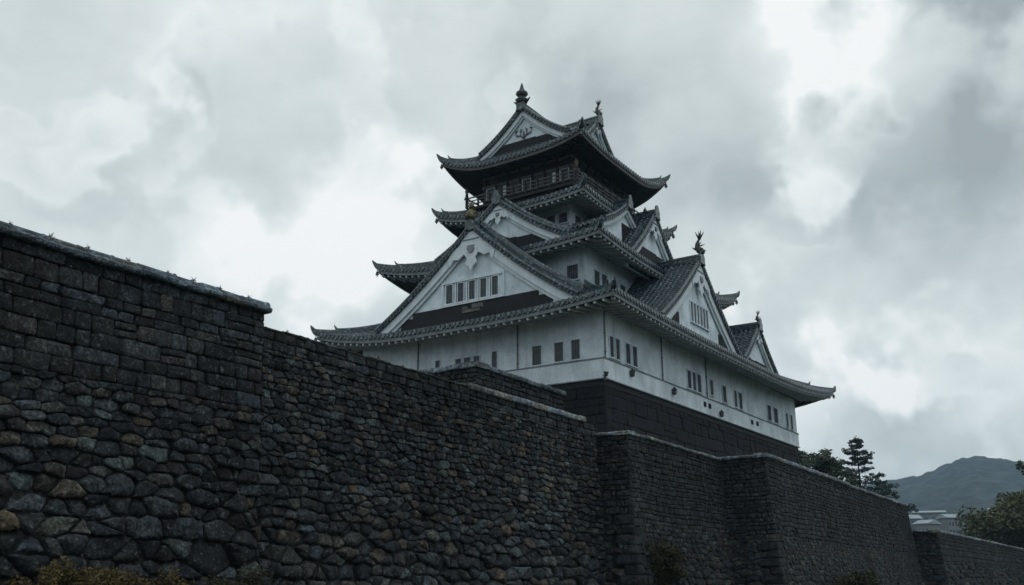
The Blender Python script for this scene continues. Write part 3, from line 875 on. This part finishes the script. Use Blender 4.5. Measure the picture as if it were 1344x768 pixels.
def window(P, l, o, la, za, lb, zb_, parent, frame='plaster', nb=None, lattice=True, frw=.09):
    """a barred window standing on a wall plane through P; (la,za)-(lb,zb_) are along l and up from P"""
    P = Vector(P); l = Vector(l); o = Vector(o); up = Vector((0, 0, 1))
    if lb < la: la, lb = lb, la
    wd, ht = lb-la, zb_-za; c = P + l*((la+lb)/2) + up*((za+zb_)/2)
    m = MB(); m.box(c+o*.012, wd, .02, ht, l, o, up)
    pw = cb(m, 'window', 'pane', parent)
    host = pw if parent in (None, castle) else parent
    m = MB(); f = frw
    for s_ in (-1, 1): m.box(c+l*(s_*(wd/2+f/2))+o*.05, f, .14, ht+2*f, l, o, up)
    for s_ in (-1, 1): m.box(c+up*(s_*(ht/2+f/2))+o*.05, wd, .134+(.05 if s_ < 0 else 0), f, l, o, up)
    m.box(c-up*(ht/2+f+.03)+o*.09, wd+2*f+.16, .22, .07, l, o, up)
    cb(m, 'window_frame', frame, host)
    if lattice:
        m = MB(); n = nb or max(2, int(round(wd/.24)))
        for i in range(n): m.box(c+l*(wd*((i+.5)/n-.5))+o*.05, .055, .05, ht, l, o, up)
        m.box(c+o*.052, wd, .03, .05, l, o, up)
        cb(m, 'window_bars', 'bars', host)
    return pw


# finials ------------------------------------------------------------
def fish_finial(mat='bronze', k=1.0):
    def f(p, o, parent):
        m = MB(); up = Vector((0, 0, 1)); l = Vector((-o.y, o.x, 0))
        spine = [(.55, .15, .20), (.30, .28, .34), (.0, .5, .36), (-.2, .85, .30), (-.18, 1.25, .21), (0.0, 1.6, .13), (.12, 1.8, .09)]
        m.tube([p+o*(a*k)+up*(b*k) for a, b, _ in spine], [c*k for *_, c in spine], 8, up=tuple(l), sq=.75)
        base = p+o*(.1*k)+up*(1.72*k)
        for a, b, s_ in ((.5, .75, 0.1), (.12, 1.05, .25), (-.35, .8, -.2), (.15, .7, -.45), (-.1, .85, .5)):
            m.tube([base-up*.1*k, base+o*(a*.55*k)+l*(s_*.5*k)+up*(b*.5*k), base+o*(a*k)+l*(s_*k)+up*(b*k)], [.10*k, .09*k, .02*k], 5)
        for a, b, c, d in ((.15, .5, .62, .5), (-.15, .95, .5, 1.2), (-.3, .55, -.62, .8)):
            for s_ in (-1, 1): m.tube([p+o*(a*k)+up*(b*k), p+o*((a+c)/2*k)+l*(s_*.3*k)+up*((b+d)/2*k), p+o*(c*k)+l*(s_*.42*k)+up*(d*k)], [.1*k, .08*k, .02], 5)
        cb(m, 'fish_finial', mat, parent, True)
    return f


def bulb_finial(k=1.0):
    def f(p, o, parent):
        m = MB()
        m.lathe(tuple(p), [(r*k, z*k) for r, z in ((.62, -.1), (.7, .1), (.78, .22), (.42, .34), (.36, .62), (.5, .72), (.72, .98), (.66, 1.2), (.38, 1.42), (.24, 1.75), (.16, 2.1), (.04, 2.45), (0, 2.5))], 12)
        l = Vector((-o.y, o.x, 0))
        for s_ in (-1, 1): m.tube([p+Vector((0, 0, .12*k)), p+l*(s_*.8*k)+Vector((0, 0, .05*k)), p+l*(s_*1.15*k)+Vector((0, 0, .35*k))], [.2*k, .16*k, .03], 6)
        cb(m, 'bulb_finial', 'bronze', parent, True)
    return f


def gilded_finial(k=1.0):
    def f(p, o, parent):
        m = MB(); up = Vector((0, 0, 1)); l = Vector((-o.y, o.x, 0))
        m.tube([p+o*.3*k, p+o*.2*k+up*.45*k, p-o*.05*k+up*.95*k, p+up*1.4*k, p+o*.1*k+up*1.95*k], [.5*k, .46*k, .33*k, .22*k, .04*k], 9)
        for s_ in (-1, 1):
            m.tube([p+up*.4*k, p+l*s_*.45*k+up*.75*k, p+l*s_*.42*k+up*1.15*k], [.2*k, .14*k, .03*k], 6)
            m.tube([p+up*1.2*k, p+l*s_*.2*k+up*1.6*k, p+l*s_*.34*k+up*1.85*k], [.12*k, .08*k, .02*k], 6)
        cb(m, 'gilded_finial', 'gold', parent, True)
    return f


# storeys ----------------------------------------------------------
def storey(x0, y0, x1, y1, z0, z1, mat='plaster', name='wall'):
    m = MB(); m.box(((x0+x1)/2, (y0+y1)/2, (z0+z1)/2), x1-x0, y1-y0, z1-z0)
    return cb(m, name, mat)


S1 = (-65.0, 69.8, -37.09, 123.0)
S2 = (-62.2, 74.9, -41.5, 103.5)
S3 = (-56.8, 78.0, -44.7, 93.4)
S4 = (-55.2, 77.5, -44.3, 90.6)
# stone base: boarded top band, then big dark blocks
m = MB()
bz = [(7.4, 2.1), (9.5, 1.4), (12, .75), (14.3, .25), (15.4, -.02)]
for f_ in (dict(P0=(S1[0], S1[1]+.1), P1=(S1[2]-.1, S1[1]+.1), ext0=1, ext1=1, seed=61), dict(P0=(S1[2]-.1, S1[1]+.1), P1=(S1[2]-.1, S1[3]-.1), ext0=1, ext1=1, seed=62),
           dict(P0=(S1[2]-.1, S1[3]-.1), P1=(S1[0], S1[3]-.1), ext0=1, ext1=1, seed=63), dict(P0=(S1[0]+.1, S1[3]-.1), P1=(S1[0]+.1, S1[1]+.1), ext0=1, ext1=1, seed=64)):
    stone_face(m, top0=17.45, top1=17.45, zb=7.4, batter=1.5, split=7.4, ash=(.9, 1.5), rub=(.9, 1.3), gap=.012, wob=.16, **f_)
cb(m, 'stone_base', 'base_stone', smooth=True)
m = MB(); m.box(((S1[0]+S1[2])/2, (S1[1]+S1[3])/2, 17.7), S1[2]-S1[0]-.06, S1[3]-S1[1]-.06, .54)
cb(m, 'black_boarding', 'blackwood')

w1 = storey(*S1, 19.74, 24.7)
m = MB(); m.box(((S1[0]+S1[2])/2, (S1[1]+S1[3])/2, 18.85), S1[2]-S1[0]+.22, S1[3]-S1[1]+.22, 1.78)
lw = cb(m, 'lower_wall_band', 'plaster')
m = MB()
cx_, cy_ = (S1[0]+S1[2])/2, (S1[1]+S1[3])/2
m.box((cx_, S1[1]-.10, 19.78), S1[2]-S1[0]+.4, .2, .1); m.box((S1[2]+.10, cy_+.1, 19.78), .2, S1[3]-S1[1]+.2, .1)
m.box((cx_, S1[1]-.13, 17.99), S1[2]-S1[0]+.5, .14, .09); m.box((S1[2]+.13, cy_+.1, 17.99), .14, S1[3]-S1[1]+.2, .09)
cb(m, 'string_course', 'fascia')
# pilaster strips, drain pipes
for (px_, py_, ax) in ((-45.9, S1[1], 'y'), (-57.6, S1[1], 'y'), (S1[2], 81.6, 'x'), (S1[2], 92.6, 'x'), (S1[2], 70.0, 'x')):
    m = MB(); q = (px_+(.09 if ax == 'x' else 0), py_-(.09 if ax == 'y' else 0))
    m.tube([(q[0], q[1], 19.85), (q[0], q[1], 24.4)], .07, 8)
    for zz in (20.3, 22, 23.6): m.tube([(q[0], q[1], zz), (q[0], q[1], zz+.1)], .11, 8)
    cb(m, 'drain_pipe', 'pipe')
# windows of the lowest storey, left face and right face
for (xa, xb, za, zb_) in ((-44.3, -43.35, 19.95, 21.72), (-41.95, -41.05, 19.98, 21.72), (-40.22, -39.36, 19.98, 21.74), (-55.4, -54.85, 20.75, 21.8), (-53.0, -52.3, 20.7, 21.66),
                          (-52.0, -51.22, 20.7, 21.66), (-50.87, -50.15, 20.7, 21.66), (-48.75, -48.17, 20.0, 21.82), (-60.5, -59.8, 20.6, 21.7), (-63, -62.3, 20.6, 21.7)):
    window((0, S1[1], 0), (1, 0, 0), (0, -1, 0), xa, za, xb, zb_, None, frw=.06)
for (ya, yb) in ((70.87, 71.6), (72.0, 72.75), (73.9, 74.83), (75.28, 76.2), (87.55, 88.5), (88.85, 89.7), (90.1, 91.05), (93.5, 94.35), (97.05, 98.1), (100.5, 101.35), (101.95, 103.0),
                 (111.6, 112.9), (113.9, 115.4), (118.55, 119.4), (120.4, 121.2)):
    zt = 21.95; zl = 20.08 if ya < 93 or ya > 95 else 20.3
    window((S1[2], 0, 0), (0, 1, 0), (1, 0, 0), ya, zl, yb, zt, None, frw=.06)
# small fixtures on the right face: lanterns, vents, a corner floodlight
for (ya, za) in ((95.7, 18.5), (74.6, 19.2), (83.6, 19.0)):
    m = MB(); m.lathe((S1[2]+.32, ya, za-.3), [(.05, 0), (.22, .08), (.24, .45), (.30, .5), (.12, .68), (.03, .8)], 8); m.bar((S1[2]+.1, ya, za+.3), (S1[2]+.36, ya, za+.3), .06, .06)
    cb(m, 'wall_lantern', 'bronze')
for (ya, za) in ((105.6, 19.0), (107.4, 19.05), (91.6, 19.0), (92.9, 19.0)):
    m = MB(); m.box((S1[2]+.14, ya, za), .1, .55, .5)
    for i in range(4): m.box((S1[2]+.2, ya, za-.17+i*.12), .06, .5, .04)
    cb(m, 'wall_vent', 'blackwood')
m = MB(); m.bar((S1[2]+.0, S1[1]-.1, 18.2), (S1[2]+.45, S1[1]-.5, 18.2), .08, .08)
m.tube([(S1[2]+.42, S1[1]-.48, 18.02), (S1[2]+.5, S1[1]-.55, 18.42)], [.14, .24], 8); m.tube([(S1[2]+.3, S1[1]-.4, 17.7), (S1[2]+.3, S1[1]-.4, 18.2)], .1, 6)
cb(m, 'floodlight', 'bronze')

# lowest roof
roof1, sd1 = skirt_roof([(-34.09, 66.22, 24.65), (-68.45, 66.3, 25.6), (-68.4, 128.2, 25.6), (-33.2, 128.0, 25.75)], (23.92, 24.02, 24.0, 24.0), S2, 28.3, S1, 24.3)
w2 = storey(*S2, 26.0, 33.2)
roof2, sd2 = skirt_roof([(-38.2, 71.9, 32.75), (-65.5, 71.9, 33.75), (-65.5, 106.4, 34.0), (-38.0, 106.4, 34.5)], (32.25, 32.1, 32.2, 32.2), S3, 35.3, S2, 32.6)
w3 = storey(*S3, 34.0, 39.4)
roof3, sd3 = skirt_roof([(-41.45, 74.85, 38.85), (-59.9, 74.9, 39.6), (-59.9, 96.2, 40.2), (-41.4, 96.2, 40.6)], (38.42, 38.5, 38.4, 38.4), (-56.0, 77.0, -44.0, 91.4), 39.7, S3, 38.8, over=.5)
# windows of the upper white storeys
for (xa, xb, za, zb_) in ((-43.5, -42.25, 29.2, 30.7), (-46.2, -45.0, 29.2, 30.7), (-59.2, -58.2, 29.2, 30.7)): window((0, S2[1], 0), (1, 0, 0), (0, -1, 0), xa, za, xb, zb_, None, frw=.07)
for (ya, yb, za, zb_) in ((76.5, 77.65, 28.95, 30.45), (78.05, 79.2, 28.95, 30.45), (80.2, 81.3, 29.2, 30.4), (82.0, 83.2, 29.2, 30.4)): window((S2[2], 0, 0), (0, 1, 0), (1, 0, 0), ya, za, yb, zb_, None, frw=.07)
for (xa, xb) in ((-46.15, -45.1), (-47.6, -46.6)): window((0, S3[1], 0), (1, 0, 0), (0, -1, 0), xa, 36.65, xb, 37.75, None, frw=.07)
for (ya, yb) in ((78.6, 79.9), (80.6, 81.7)): window((S3[2], 0, 0), (0, 1, 0), (1, 0, 0), ya, 36.5, yb, 37.6, None, frw=.07)

# top storey: dark timber, a beam, posts, windows, white shutters and the balcony
storey(*S4, 39.0, 46.2, 'brownwood', 'timber_storey')
m = MB()
for zz, d_ in ((42.55, .30), (41.0, .18), (43.6, .22)):
    m.box(((S4[0]+S4[2])/2, S4[1]-.1, zz), S4[2]-S4[0]+.5, .2, d_); m.box((S4[2]+.1, (S4[1]+S4[3])/2, zz), .2, S4[3]-S4[1]+.5, d_)
    m.box((S4[0]-.1, (S4[1]+S4[3])/2, zz), .2, S4[3]-S4[1]+.5, d_)
cb(m, 'tie_beam', 'greytimber')
for i in range(8):
    m = MB(); xx = S4[0]+(S4[2]-S4[0])*i/7; m.box((xx, S4[1]-.06, 42.2), .3, .3, 4.6); cb(m, 'post', 'brownwood')
for i in range(1, 9):
    m = MB(); yy = S4[1]+(S4[3]-S4[1])*i/8; m.box((S4[2]+.06, yy, 42.2), .3, .3, 4.6); cb(m, 'post', 'brownwood')
for i in range(7):
    xx = S4[0]+(S4[2]-S4[0])*(i+.5)/7; window((xx, S4[1], 0), (1, 0, 0), (0, -1, 0), -.5, 41.15, .5, 42.35, None, frame='greytimber' if i % 3 else 'board', nb=3)
    if i in (1, 5):
        m = MB(); m.box((xx+.28, S4[1]-.09, 41.75), .36, .05, 1.05); cb(m, 'white_shutter', 'board')
for i in range(8):
    yy = S4[1]+(S4[3]-S4[1])*(i+.5)/8; window((S4[2], yy, 0), (0, 1, 0), (1, 0, 0), -.5, 41.15, .5, 42.35, None, frame='greytimber', nb=3)
BX0, BY0, BX1, BY1 = -56.7, 76.15, -42.95, 92.0
m = MB(); m.box(((BX0+BX1)/2, (BY0+BY1)/2, 39.98), BX1-BX0, BY1-BY0, .3); m.box(((BX0+BX1)/2, (BY0+BY1)/2, 39.7), BX1-BX0-.8, BY1-BY0-.8, .28)
balc = cb(m, 'balcony', 'brownwood')
rail = MB()
for zz, th in ((40.45, .1), (40.85, .09), (41.25, .14)):
    for (a, b) in (((BX0, BY0), (BX1, BY0)), ((BX1, BY0), (BX1, BY1)), ((BX0, BY0), (BX0, BY1)), ((BX0, BY1), (BX1, BY1))):
        ex = .35 if zz > 41 else 0
        va, vb = Vector((*a, zz)), Vector((*b, zz)); d = (vb-va).normalized()
        rail.bar(va-d*ex, vb+d*ex, .1, th)
cb(rail, 'railing', 'greytimber', balc)
def rail_post(x_, y_, corner=False):
    m = MB(); m.box((x_, y_, 40.75 if not corner else 40.9), .16 if not corner else .24, .16 if not corner else .24, 1.2 if not corner else 1.6)
    pp = cb(m, 'rail_post', 'brownwood', balc)
    if corner:
        m = MB(); m.lathe((x_, y_, 41.7), [(.13, -.02), (.17, .06), (.12, .14), (.22, .30), (.22, .45), (.12, .62), (.03, .85), (0, .9)], 10); cb(m, 'post_cap', 'gold', balc, True)
for i in range(10): rail_post(BX0+(BX1-BX0)*i/9, BY0, i in (0, 9))
for i in range(1, 12): rail_post(BX1, BY0+(BY1-BY0)*i/11, i == 11)
for i in range(14):       # brackets under the top eaves
    m = MB(); xx = S4[0]+(S4[2]-S4[0])*i/13
    m.box((xx, S4[1]-.5, 43.9), .2, 1.0, .26); m.box((xx, S4[1]-1.0, 44.12), .3, 1.2, .22); cb(m, 'eave_bracket', 'brownwood')
for i in range(15):
    m = MB(); yy = S4[1]+(S4[3]-S4[1])*i/14
    m.box((S4[2]+.5, yy, 43.9), 1.0, .2, .26); m.box((S4[2]+1.0, yy, 44.12), 1.2, .3, .22); cb(m, 'eave_bracket', 'brownwood')

roof4, sd4 = skirt_roof([(-41.2, 74.2, 44.7), (-58.85, 74.25, 45.55), (-58.85, 94.4, 46.0), (-41.2, 94.4, 46.3)], (43.78, 44.0, 43.9, 43.9), (-54.9, 77.4, -44.4, 91.2), 46.1, S4, 44.35,
                        name='top_roof', soff='brownwood', fasc='greytimber', rafters=False, conc=.25)
# gables ------------------------------------------------------------
W5 = [(-3.0+i*1.32, 1.75, -3.0+i*1.32+.78, 3.6) for i in range(5)]
g1 = gable((-49.9, 68.3, 25.0), (0, -1), 11.6, 8.9, 9.0, name='gable', conc=.22, win=[(a-.2, b, c-.2, d) for a, b, c, d in W5], dark=(-.9, .94, 1.55, 0), pend=1.6, bw=.95, kud=(1.5, 1.25), finial=gilded_finial(1.0))
W6 = [(-2.1+i*.78, 1.5, -2.1+i*.78+.5, 3.55) for i in range(6)]
m = MB()
for (xx, zz, sx, sz) in ((-.0, 3.82, 7.3, .2), (-.0, 1.55, 7.3, .22), (-3.55, 2.68, .2, 2.1), (3.55, 2.68, .2, 2.1)): m.box((-49.9-.05+xx, 68.3-.10, 25.0+zz), sx, .2, sz)
for i in range(4): m.box((-49.9-3.0+i*1.32+1.05, 68.3-.07, 25.0+2.68), .3, .14, 2.0)
cb(m, 'window_surround', 'board', g1)
m = MB(); m.box((-49.2, 67.05, 25.25), 2.0, .3, .28); m.box((-48.5, 67.0, 25.62), 1.1, .28, .4); m.box((-49.9, 67.0, 25.55), .5, .25, .25)
cb(m, 'eave_ornament', 'greytimber', g1)
g2 = gable((-35.3, 87.2, 24.75), (1, 0), 10.2, 8.35, 10.0, name='gable', conc=.22, win=W6, dark=(-.86, .86, 1.7, .42), darkfoot=True, pend=1.35, bw=.95, kud=None, finial=fish_finial('bronze', 1.0))
g3 = gable((-35.5, 104.6, 24.9), (1, 0), 5.6, 4.9, 6.0, name='gable', conc=.18, pend=.62, bw=.6, dark=(-.6, .6, .9, 0), kud=None, finial=fish_finial('bronze', .55))
g4 = gable((-50.5, 73.6, 33.3), (0, -1), 7.9, 5.2, 6.0, name='gable', conc=.3, pend=.8, bw=.75, dark=(-.8, .8, 1.1, 0), finial=None)
g5 = gable((-39.6, 86.1, 32.4), (1, 0), 6.5, 6.3, 6.0, name='gable', conc=.25, pend=.95, bw=.7, dark=(-.9, .9, 2.2, 0), kud=None, finial=None)
g6 = gable((-41.2, 83.0, 35.9), (1, 0), 5.4, 3.3, 4.0, name='gable', conc=.3, pend=0, bw=.5, dark=(-.2, .45, 1.2, 0), kud=None, finial=None)
# top roof ridge gables
g7 = gable((-49.65, 76.9, 46.0), (0, -1), 5.6, 4.35, 14.6, name='top_gable', conc=.35, pend=.0, bw=.6, dark=(-.75, .75, .75, 0), kud=(.95, .6), finial=bulb_finial(.95))
m = MB(); c_ = Vector((-49.7, 76.78, 47.35))
for s_ in (-1, 1):
    m.tube([c_+Vector((0, 0, -.5)), c_+Vector((s_*.35, 0, -.1)), c_+Vector((s_*.42, 0, .45)), c_+Vector((s_*.25, 0, .7))], .07, 6)
    m.tube([c_+Vector((s_*.35, 0, -.1)), c_+Vector((s_*.95, 0, .05)), c_+Vector((s_*1.05, 0, .55)), c_+Vector((s_*.8, 0, .62))], .07, 6)
m.tube([c_+Vector((0, 0, -.95)), c_+Vector((0, 0, .35))], .08, 6)
cb(m, 'gable_crest', 'bronze', g7)
g8 = gable((-43.9, 82.0, 46.2), (1, 0), 3.0, 3.1, 5.0, name='dormer_gable', conc=.25, pend=.45, bw=.4, kud=None, finial=fish_finial('bronze', .75))
# back gable of the top ridge
g9 = gable((-49.65, 91.4, 46.0), (0, 1), 5.6, 4.3, .4, name='top_gable', conc=.35, pend=.0, bw=.5, ridge=False)

# whitewashed rafters: the hundred that show largest are parts of their own, the rest one part
RAFT.sort(key=lambda q: (q[1]-Vector((0, 0, 1.6))).length)
first = {}
for i, (rf, p, q) in enumerate(RAFT[:100]):
    m = MB(); m.bar(p, q, .20, .24); cb(m, 'rafter', 'rafter', rf)
m = MB()
for rf, p, q in RAFT[100:]: m.bar(p, q, .20, .24)
o_ = cb(m, 'rafters', 'rafter'); o_['kind'] = 'stuff'


# ------------------------------------------------------------------ trees and shrubs
def leaf_cloud(m, c, rad, n, size, rng, flat=1.0, droop=0.):
    for _ in range(n):
        while True:
            d = Vector((rng.uniform(-1, 1), rng.uniform(-1, 1), rng.uniform(-1, 1)))
            if d.length <= 1: break
        p = Vector(c)+Vector((d.x*rad, d.y*rad, d.z*rad*flat - droop*d.length_squared))
        a = Vector((rng.gauss(0, 1), rng.gauss(0, 1), rng.gauss(0, .7))).normalized(); b = a.cross(Vector((rng.gauss(0, 1), rng.gauss(0, 1), rng.gauss(0, 1)))).normalized()
        s_ = size*rng.uniform(.6, 1.4); t = s_*.5
        m.add([tuple(p-a*s_), tuple(p+b*t), tuple(p+a*s_), tuple(p-b*t)], [(0, 1, 2, 3)])


def branch_path(a, b, rng, sag=.0, n=5, wig=.08):
    a, b = Vector(a), Vector(b); L = (b-a).length
    return [a+(b-a)*(i/n)+Vector((rng.uniform(-1, 1)*wig*L*(0 < i < n), rng.uniform(-1, 1)*wig*L*(0 < i < n), sag*L*sin(pi*i/n))) for i in range(n+1)]


def broad_tree(name, label, base, h, rad, crown_lo, mat, seed, lobes, leaf=.3, dens=260, extra=()):
    rng = random.Random(seed); t = thing(name, label, 'tree', base)
    tr, cr = MB(), MB(); B = Vector(base)
    top = B+Vector((rng.uniform(-.4, .4), rng.uniform(-.4, .4), h*.8))
    pts = branch_path(B, top, rng, n=7, wig=.02)
    tr.tube(pts, [h*.028*(1-.75*i/7) for i in range(8)], 8)
    ends = []
    for i in range(lobes):
        a = 2*pi*i/lobes*2.4 + rng.uniform(-.4, .4); f = rng.random(); z = crown_lo + (h-crown_lo)*(.08+.86*f)
        rr = rad*sqrt(max(.08, 1-(abs(f-.38)/.66)**2))*rng.uniform(.55, 1.0)
        ends.append(B+Vector((cos(a)*rr, sin(a)*rr, z)))
    ends += [Vector(e) for e in extra]
    for e in ends:
        k = min(6, max(2, int((e.z-B.z)/h*7-1.6)))
        p = branch_path(pts[k], e, rng, .06, 5, .06); tr.tube(p, [h*.011*(1-.8*j/5) for j in range(6)], 6)
        for j in range(4):
            e2 = e+Vector((rng.uniform(-1, 1), rng.uniform(-1, 1), rng.uniform(-.5, .7)))*rad*.28
            tr.tube(branch_path(p[3], e2, rng, .03, 3, .08), [h*.004, h*.003, h*.002, h*.001], 5)
            leaf_cloud(cr, e2, rad*rng.uniform(.12, .22), int(dens/4), leaf, rng, .6)
        leaf_cloud(cr, e, rad*rng.uniform(.18, .3), int(dens/3), leaf, rng, .55)
    tr.build('trunk', M['bark'], t, base, True); cr.build('crown', M[mat], t, base)
    return t


def pine_tree(label, base, h, rad, seed, lean=0., bare=.25, whorls=13, leaf=.32):
    rng = random.Random(seed); t = thing('pine_tree', label, 'tree', base); B = Vector(base); tr, cr = MB(), MB()
    pts = [B+Vector((lean*(i/9)**1.5, 0, h*i/9)) for i in range(10)]
    tr.tube(pts, [h*.020*(1-.93*i/9) for i in range(10)], 8)
    for wv in range(whorls):
        f = bare+(1-bare)*wv/(whorls-.5)
        rr = rad*(1-f)**.75*1.25*rng.uniform(.75, 1.1)+.35
        c = B+Vector((lean*f**1.5, 0, h*(f+rng.uniform(-.012, .012)))); nb = rng.choice((3, 4, 5, 6)); a0 = rng.uniform(0, 6)
        for k in range(nb):
            a = a0+2*pi*k/nb+rng.uniform(-.25, .25); L = rr*rng.choice((.55, .8, .95, 1.1, 1.25))*rng.uniform(.85, 1.1)
            e = c+Vector((cos(a)*L, sin(a)*L, L*rng.uniform(-.08, .2)))
            tr.tube(branch_path(c, e, rng, -.05, 4, .03), [.10*(1-f*.6)*(1-.8*j/4) for j in range(5)], 5)
            tip = e+Vector((0, 0, L*rng.uniform(.05, .28)))
            for q in (.3, .5, .68, .84, .97, 1.08):
                if rng.random() < .15: continue
                sd_ = Vector((-sin(a), cos(a), 0))*rng.uniform(-.22, .22)*L*q
                leaf_cloud(cr, c+(tip-c)*q+sd_+Vector((0, 0, rng.uniform(-.1, .35))), .25+.08*L*rng.uniform(.7, 1.4), int(18+9*L), leaf*.52, rng, .55)
    leaf_cloud(cr, pts[-1], .4, 30, leaf, rng, 1.6)
    tr.build('trunk', M['bark'], t, base, True); cr.build('crown', M['needles'], t, base)


broad_tree('broadleaf_tree', 'dark leafy tree just right of the castle, left of the tall pine', (-47.0, 162, 5.0), 17.2, 6.2, 5.5, 'leaf', 5, 22, .34, 300)
pine_tree('tall upright pine standing behind the great bastion coping', (-40.4, 166.5, 5.0), 19.4, 5.4, 8, .15, .3, 14)
pine_tree('low spreading pine right of and below the tall pine', (-39.2, 171, 5.0), 12.6, 7.2, 9, .8, .4, 8)
broad_tree('broadleaf_tree', 'bushy autumn tree with olive and rusty leaves behind the low far wall', (-16.5, 190, 4.4), 10.0, 11.8, 2.0, 'autumn', 14, 46, .36, 420)
broad_tree('broadleaf_tree', 'taller tree at right picture edge, one leafy branch reaching in', (-6.5, 150, 0), 22.0, 6.5, 9, 'leaf', 15, 26, .34, 280, extra=[(-11.9, 150, 16.4)])


def shrub(label, base, rx, h, mat, seed, n=9, leaf=.09, dens=260, lean=(0, 0)):
    rng = random.Random(seed); t = thing('shrub', label, 'shrub', base); B = Vector(base); st, fo = MB(), MB()
    for i in range(n):
        a = rng.uniform(0, 2*pi); r_ = rx*sqrt(rng.random()); e = B+Vector((cos(a)*r_+lean[0]*h, sin(a)*r_*1.0+lean[1]*h, h*rng.uniform(.45, 1.0)*(1-.35*r_/rx)))
        p = branch_path(B+Vector((cos(a)*.1, sin(a)*.1, 0)), e, rng, .08, 5, .05); st.tube(p, [.03*(1-.8*j/5) for j in range(6)], 5)
        for q in p[2:]: leaf_cloud(fo, q, rx*.26, int(dens/4), leaf, rng, .8)
    st.build('stems', M['bark'], t, base); fo.build('foliage', M[mat], t, base)


shrub('rusty brown dry shrub at the foot of the tall wall, lower left', (-22.5, 14.7, 0), 1.25, 2.45, 'scrub', 21, 34, .05, 620)
shrub('low straggly brown shrub left of the rusty shrub at the wall foot', (-22.4, 13.0, 0), 1.1, 1.95, 'scrub', 26, 24, .05, 500)
shrub('low brown shrub between the rusty shrub and the olive shrub', (-22.4, 16.8, 0), 1.2, 1.95, 'scrub', 27, 24, .05, 500)
shrub('low olive shrub at the wall foot, right of the rusty brown shrub', (-22.5, 19.3, 0), 1.4, 2.1, 'greenscrub', 22, 26, .05, 500)
shrub('green shrub rooted in the stones below the first bastion corner', (-22.5, 47.0, .9), 1.3, 3.2, 'greenscrub', 23, 40, .07, 520, (.15, 0))
shrub('yellowish shrub at the foot of the great bastion', (-17.0, 66.0, 0), 1.8, 2.3, 'greenscrub', 24, 28, .08, 420)

# little weeds in the joints of the tall wall's cap
wd_ = MB(); rng = random.Random(4)
for i in range(9):
    a = rng.uniform(0, 6.28); L = rng.uniform(.05, .2)
    wd_.tube([(0, 0, 0), (cos(a)*L*.25, sin(a)*L*.25, L*.6), (cos(a)*L*.6, sin(a)*L*.6, L)], [.012, .010, .003], 4)
leaf_cloud(wd_, (.03, 0, .04), .12, 26, .03, rng, .4)
w0 = None
for i, y_ in enumerate((12.25, 13.4, 14.6, 15.9, 17.3, 18.3, 19.4, 20.6)):
    if w0 is None:
        w0 = wd_.build('weed', M['weed']); tag(w0, 'small weed sprouting from the tile cap of the tall left wall', 'weed', 'weeds on the tall wall cap'); o = w0
    else: o = w0.copy(); COL.objects.link(o)
    o.location = (-24.58, y_, 10.80); o.rotation_euler.z = i*1.7; s_ = .65+.25*((i*7) % 4)/3; o.scale = (s_, s_, s_)
for i, y_ in enumerate((22.4, 24.1, 26.0, 27.2, 28.8, 30.4, 31.6)):
    o = w0.copy(); COL.objects.link(o); o['label'] = 'small weed growing along the rough flat top of the long middle wall'; o['group'] = 'weeds on the long wall top'
    o.location = (-24.55, y_, 9.96-.01*(y_-22)); o.rotation_euler.z = i*2.3; s_ = .7+.3*((i*5) % 4)/3; o.scale = (s_, s_, s_)


# ------------------------------------------------------------------ far houses
def house(label, base, w_, d_, h_, rot, roof_h):
    t = thing('house', label, 'house', base); t.rotation_euler.z = rot
    m = MB(); m.box((0, 0, h_/2), w_, d_, h_); m.build('wall', M['housewall'], t)
    m = MB(); a = .6
    m.add([(-w_/2-a, -d_/2-a, h_), (w_/2+a, -d_/2-a, h_), (w_/2+a, d_/2+a, h_), (-w_/2-a, d_/2+a, h_), (-w_/2-a, 0, h_+roof_h), (w_/2+a, 0, h_+roof_h),
           (-w_/2-a, -d_/2-a, h_-.3), (w_/2+a, -d_/2-a, h_-.3), (w_/2+a, d_/2+a, h_-.3), (-w_/2-a, d_/2+a, h_-.3)],
          [(0, 1, 5, 4), (2, 3, 4, 5), (0, 4, 3), (1, 2, 5), (0, 6, 7, 1), (1, 7, 8, 2), (2, 8, 9, 3), (3, 9, 6, 0), (6, 9, 8, 7)])
    m.build('roof', M['houseroof'], t)
    for fl in range(max(1, int(h_//3.2))):
        for i in range(4):
            m = MB(); m.box((-w_/2+w_*(i+.5)/4, -d_/2-.03, 1.8+fl*3.2), w_*.13, .08, 1.5); m.build('window', M['houseglass'], t)


house('pale roofed house far off beside the great bastion end', (-88, 437, 0), 9, 8, 26.3, .5, 1.6)
house('long grey building with a white roof edge beyond the far wall', (-85, 470, 0), 13, 8, 30.5, .25, .9)
house('small grey house below the white edged long building', (-79.5, 432, 0), 7, 7, 23.8, -.5, 1.5)
house('third pale roofed house, nearest the autumn tree', (-74, 452, 0), 6, 7, 27.0, .8, 1.5)
house('grey roofed house glimpsed behind the autumn tree at the right edge', (-47, 440, 0), 18, 12, 27, .2, 2.6)
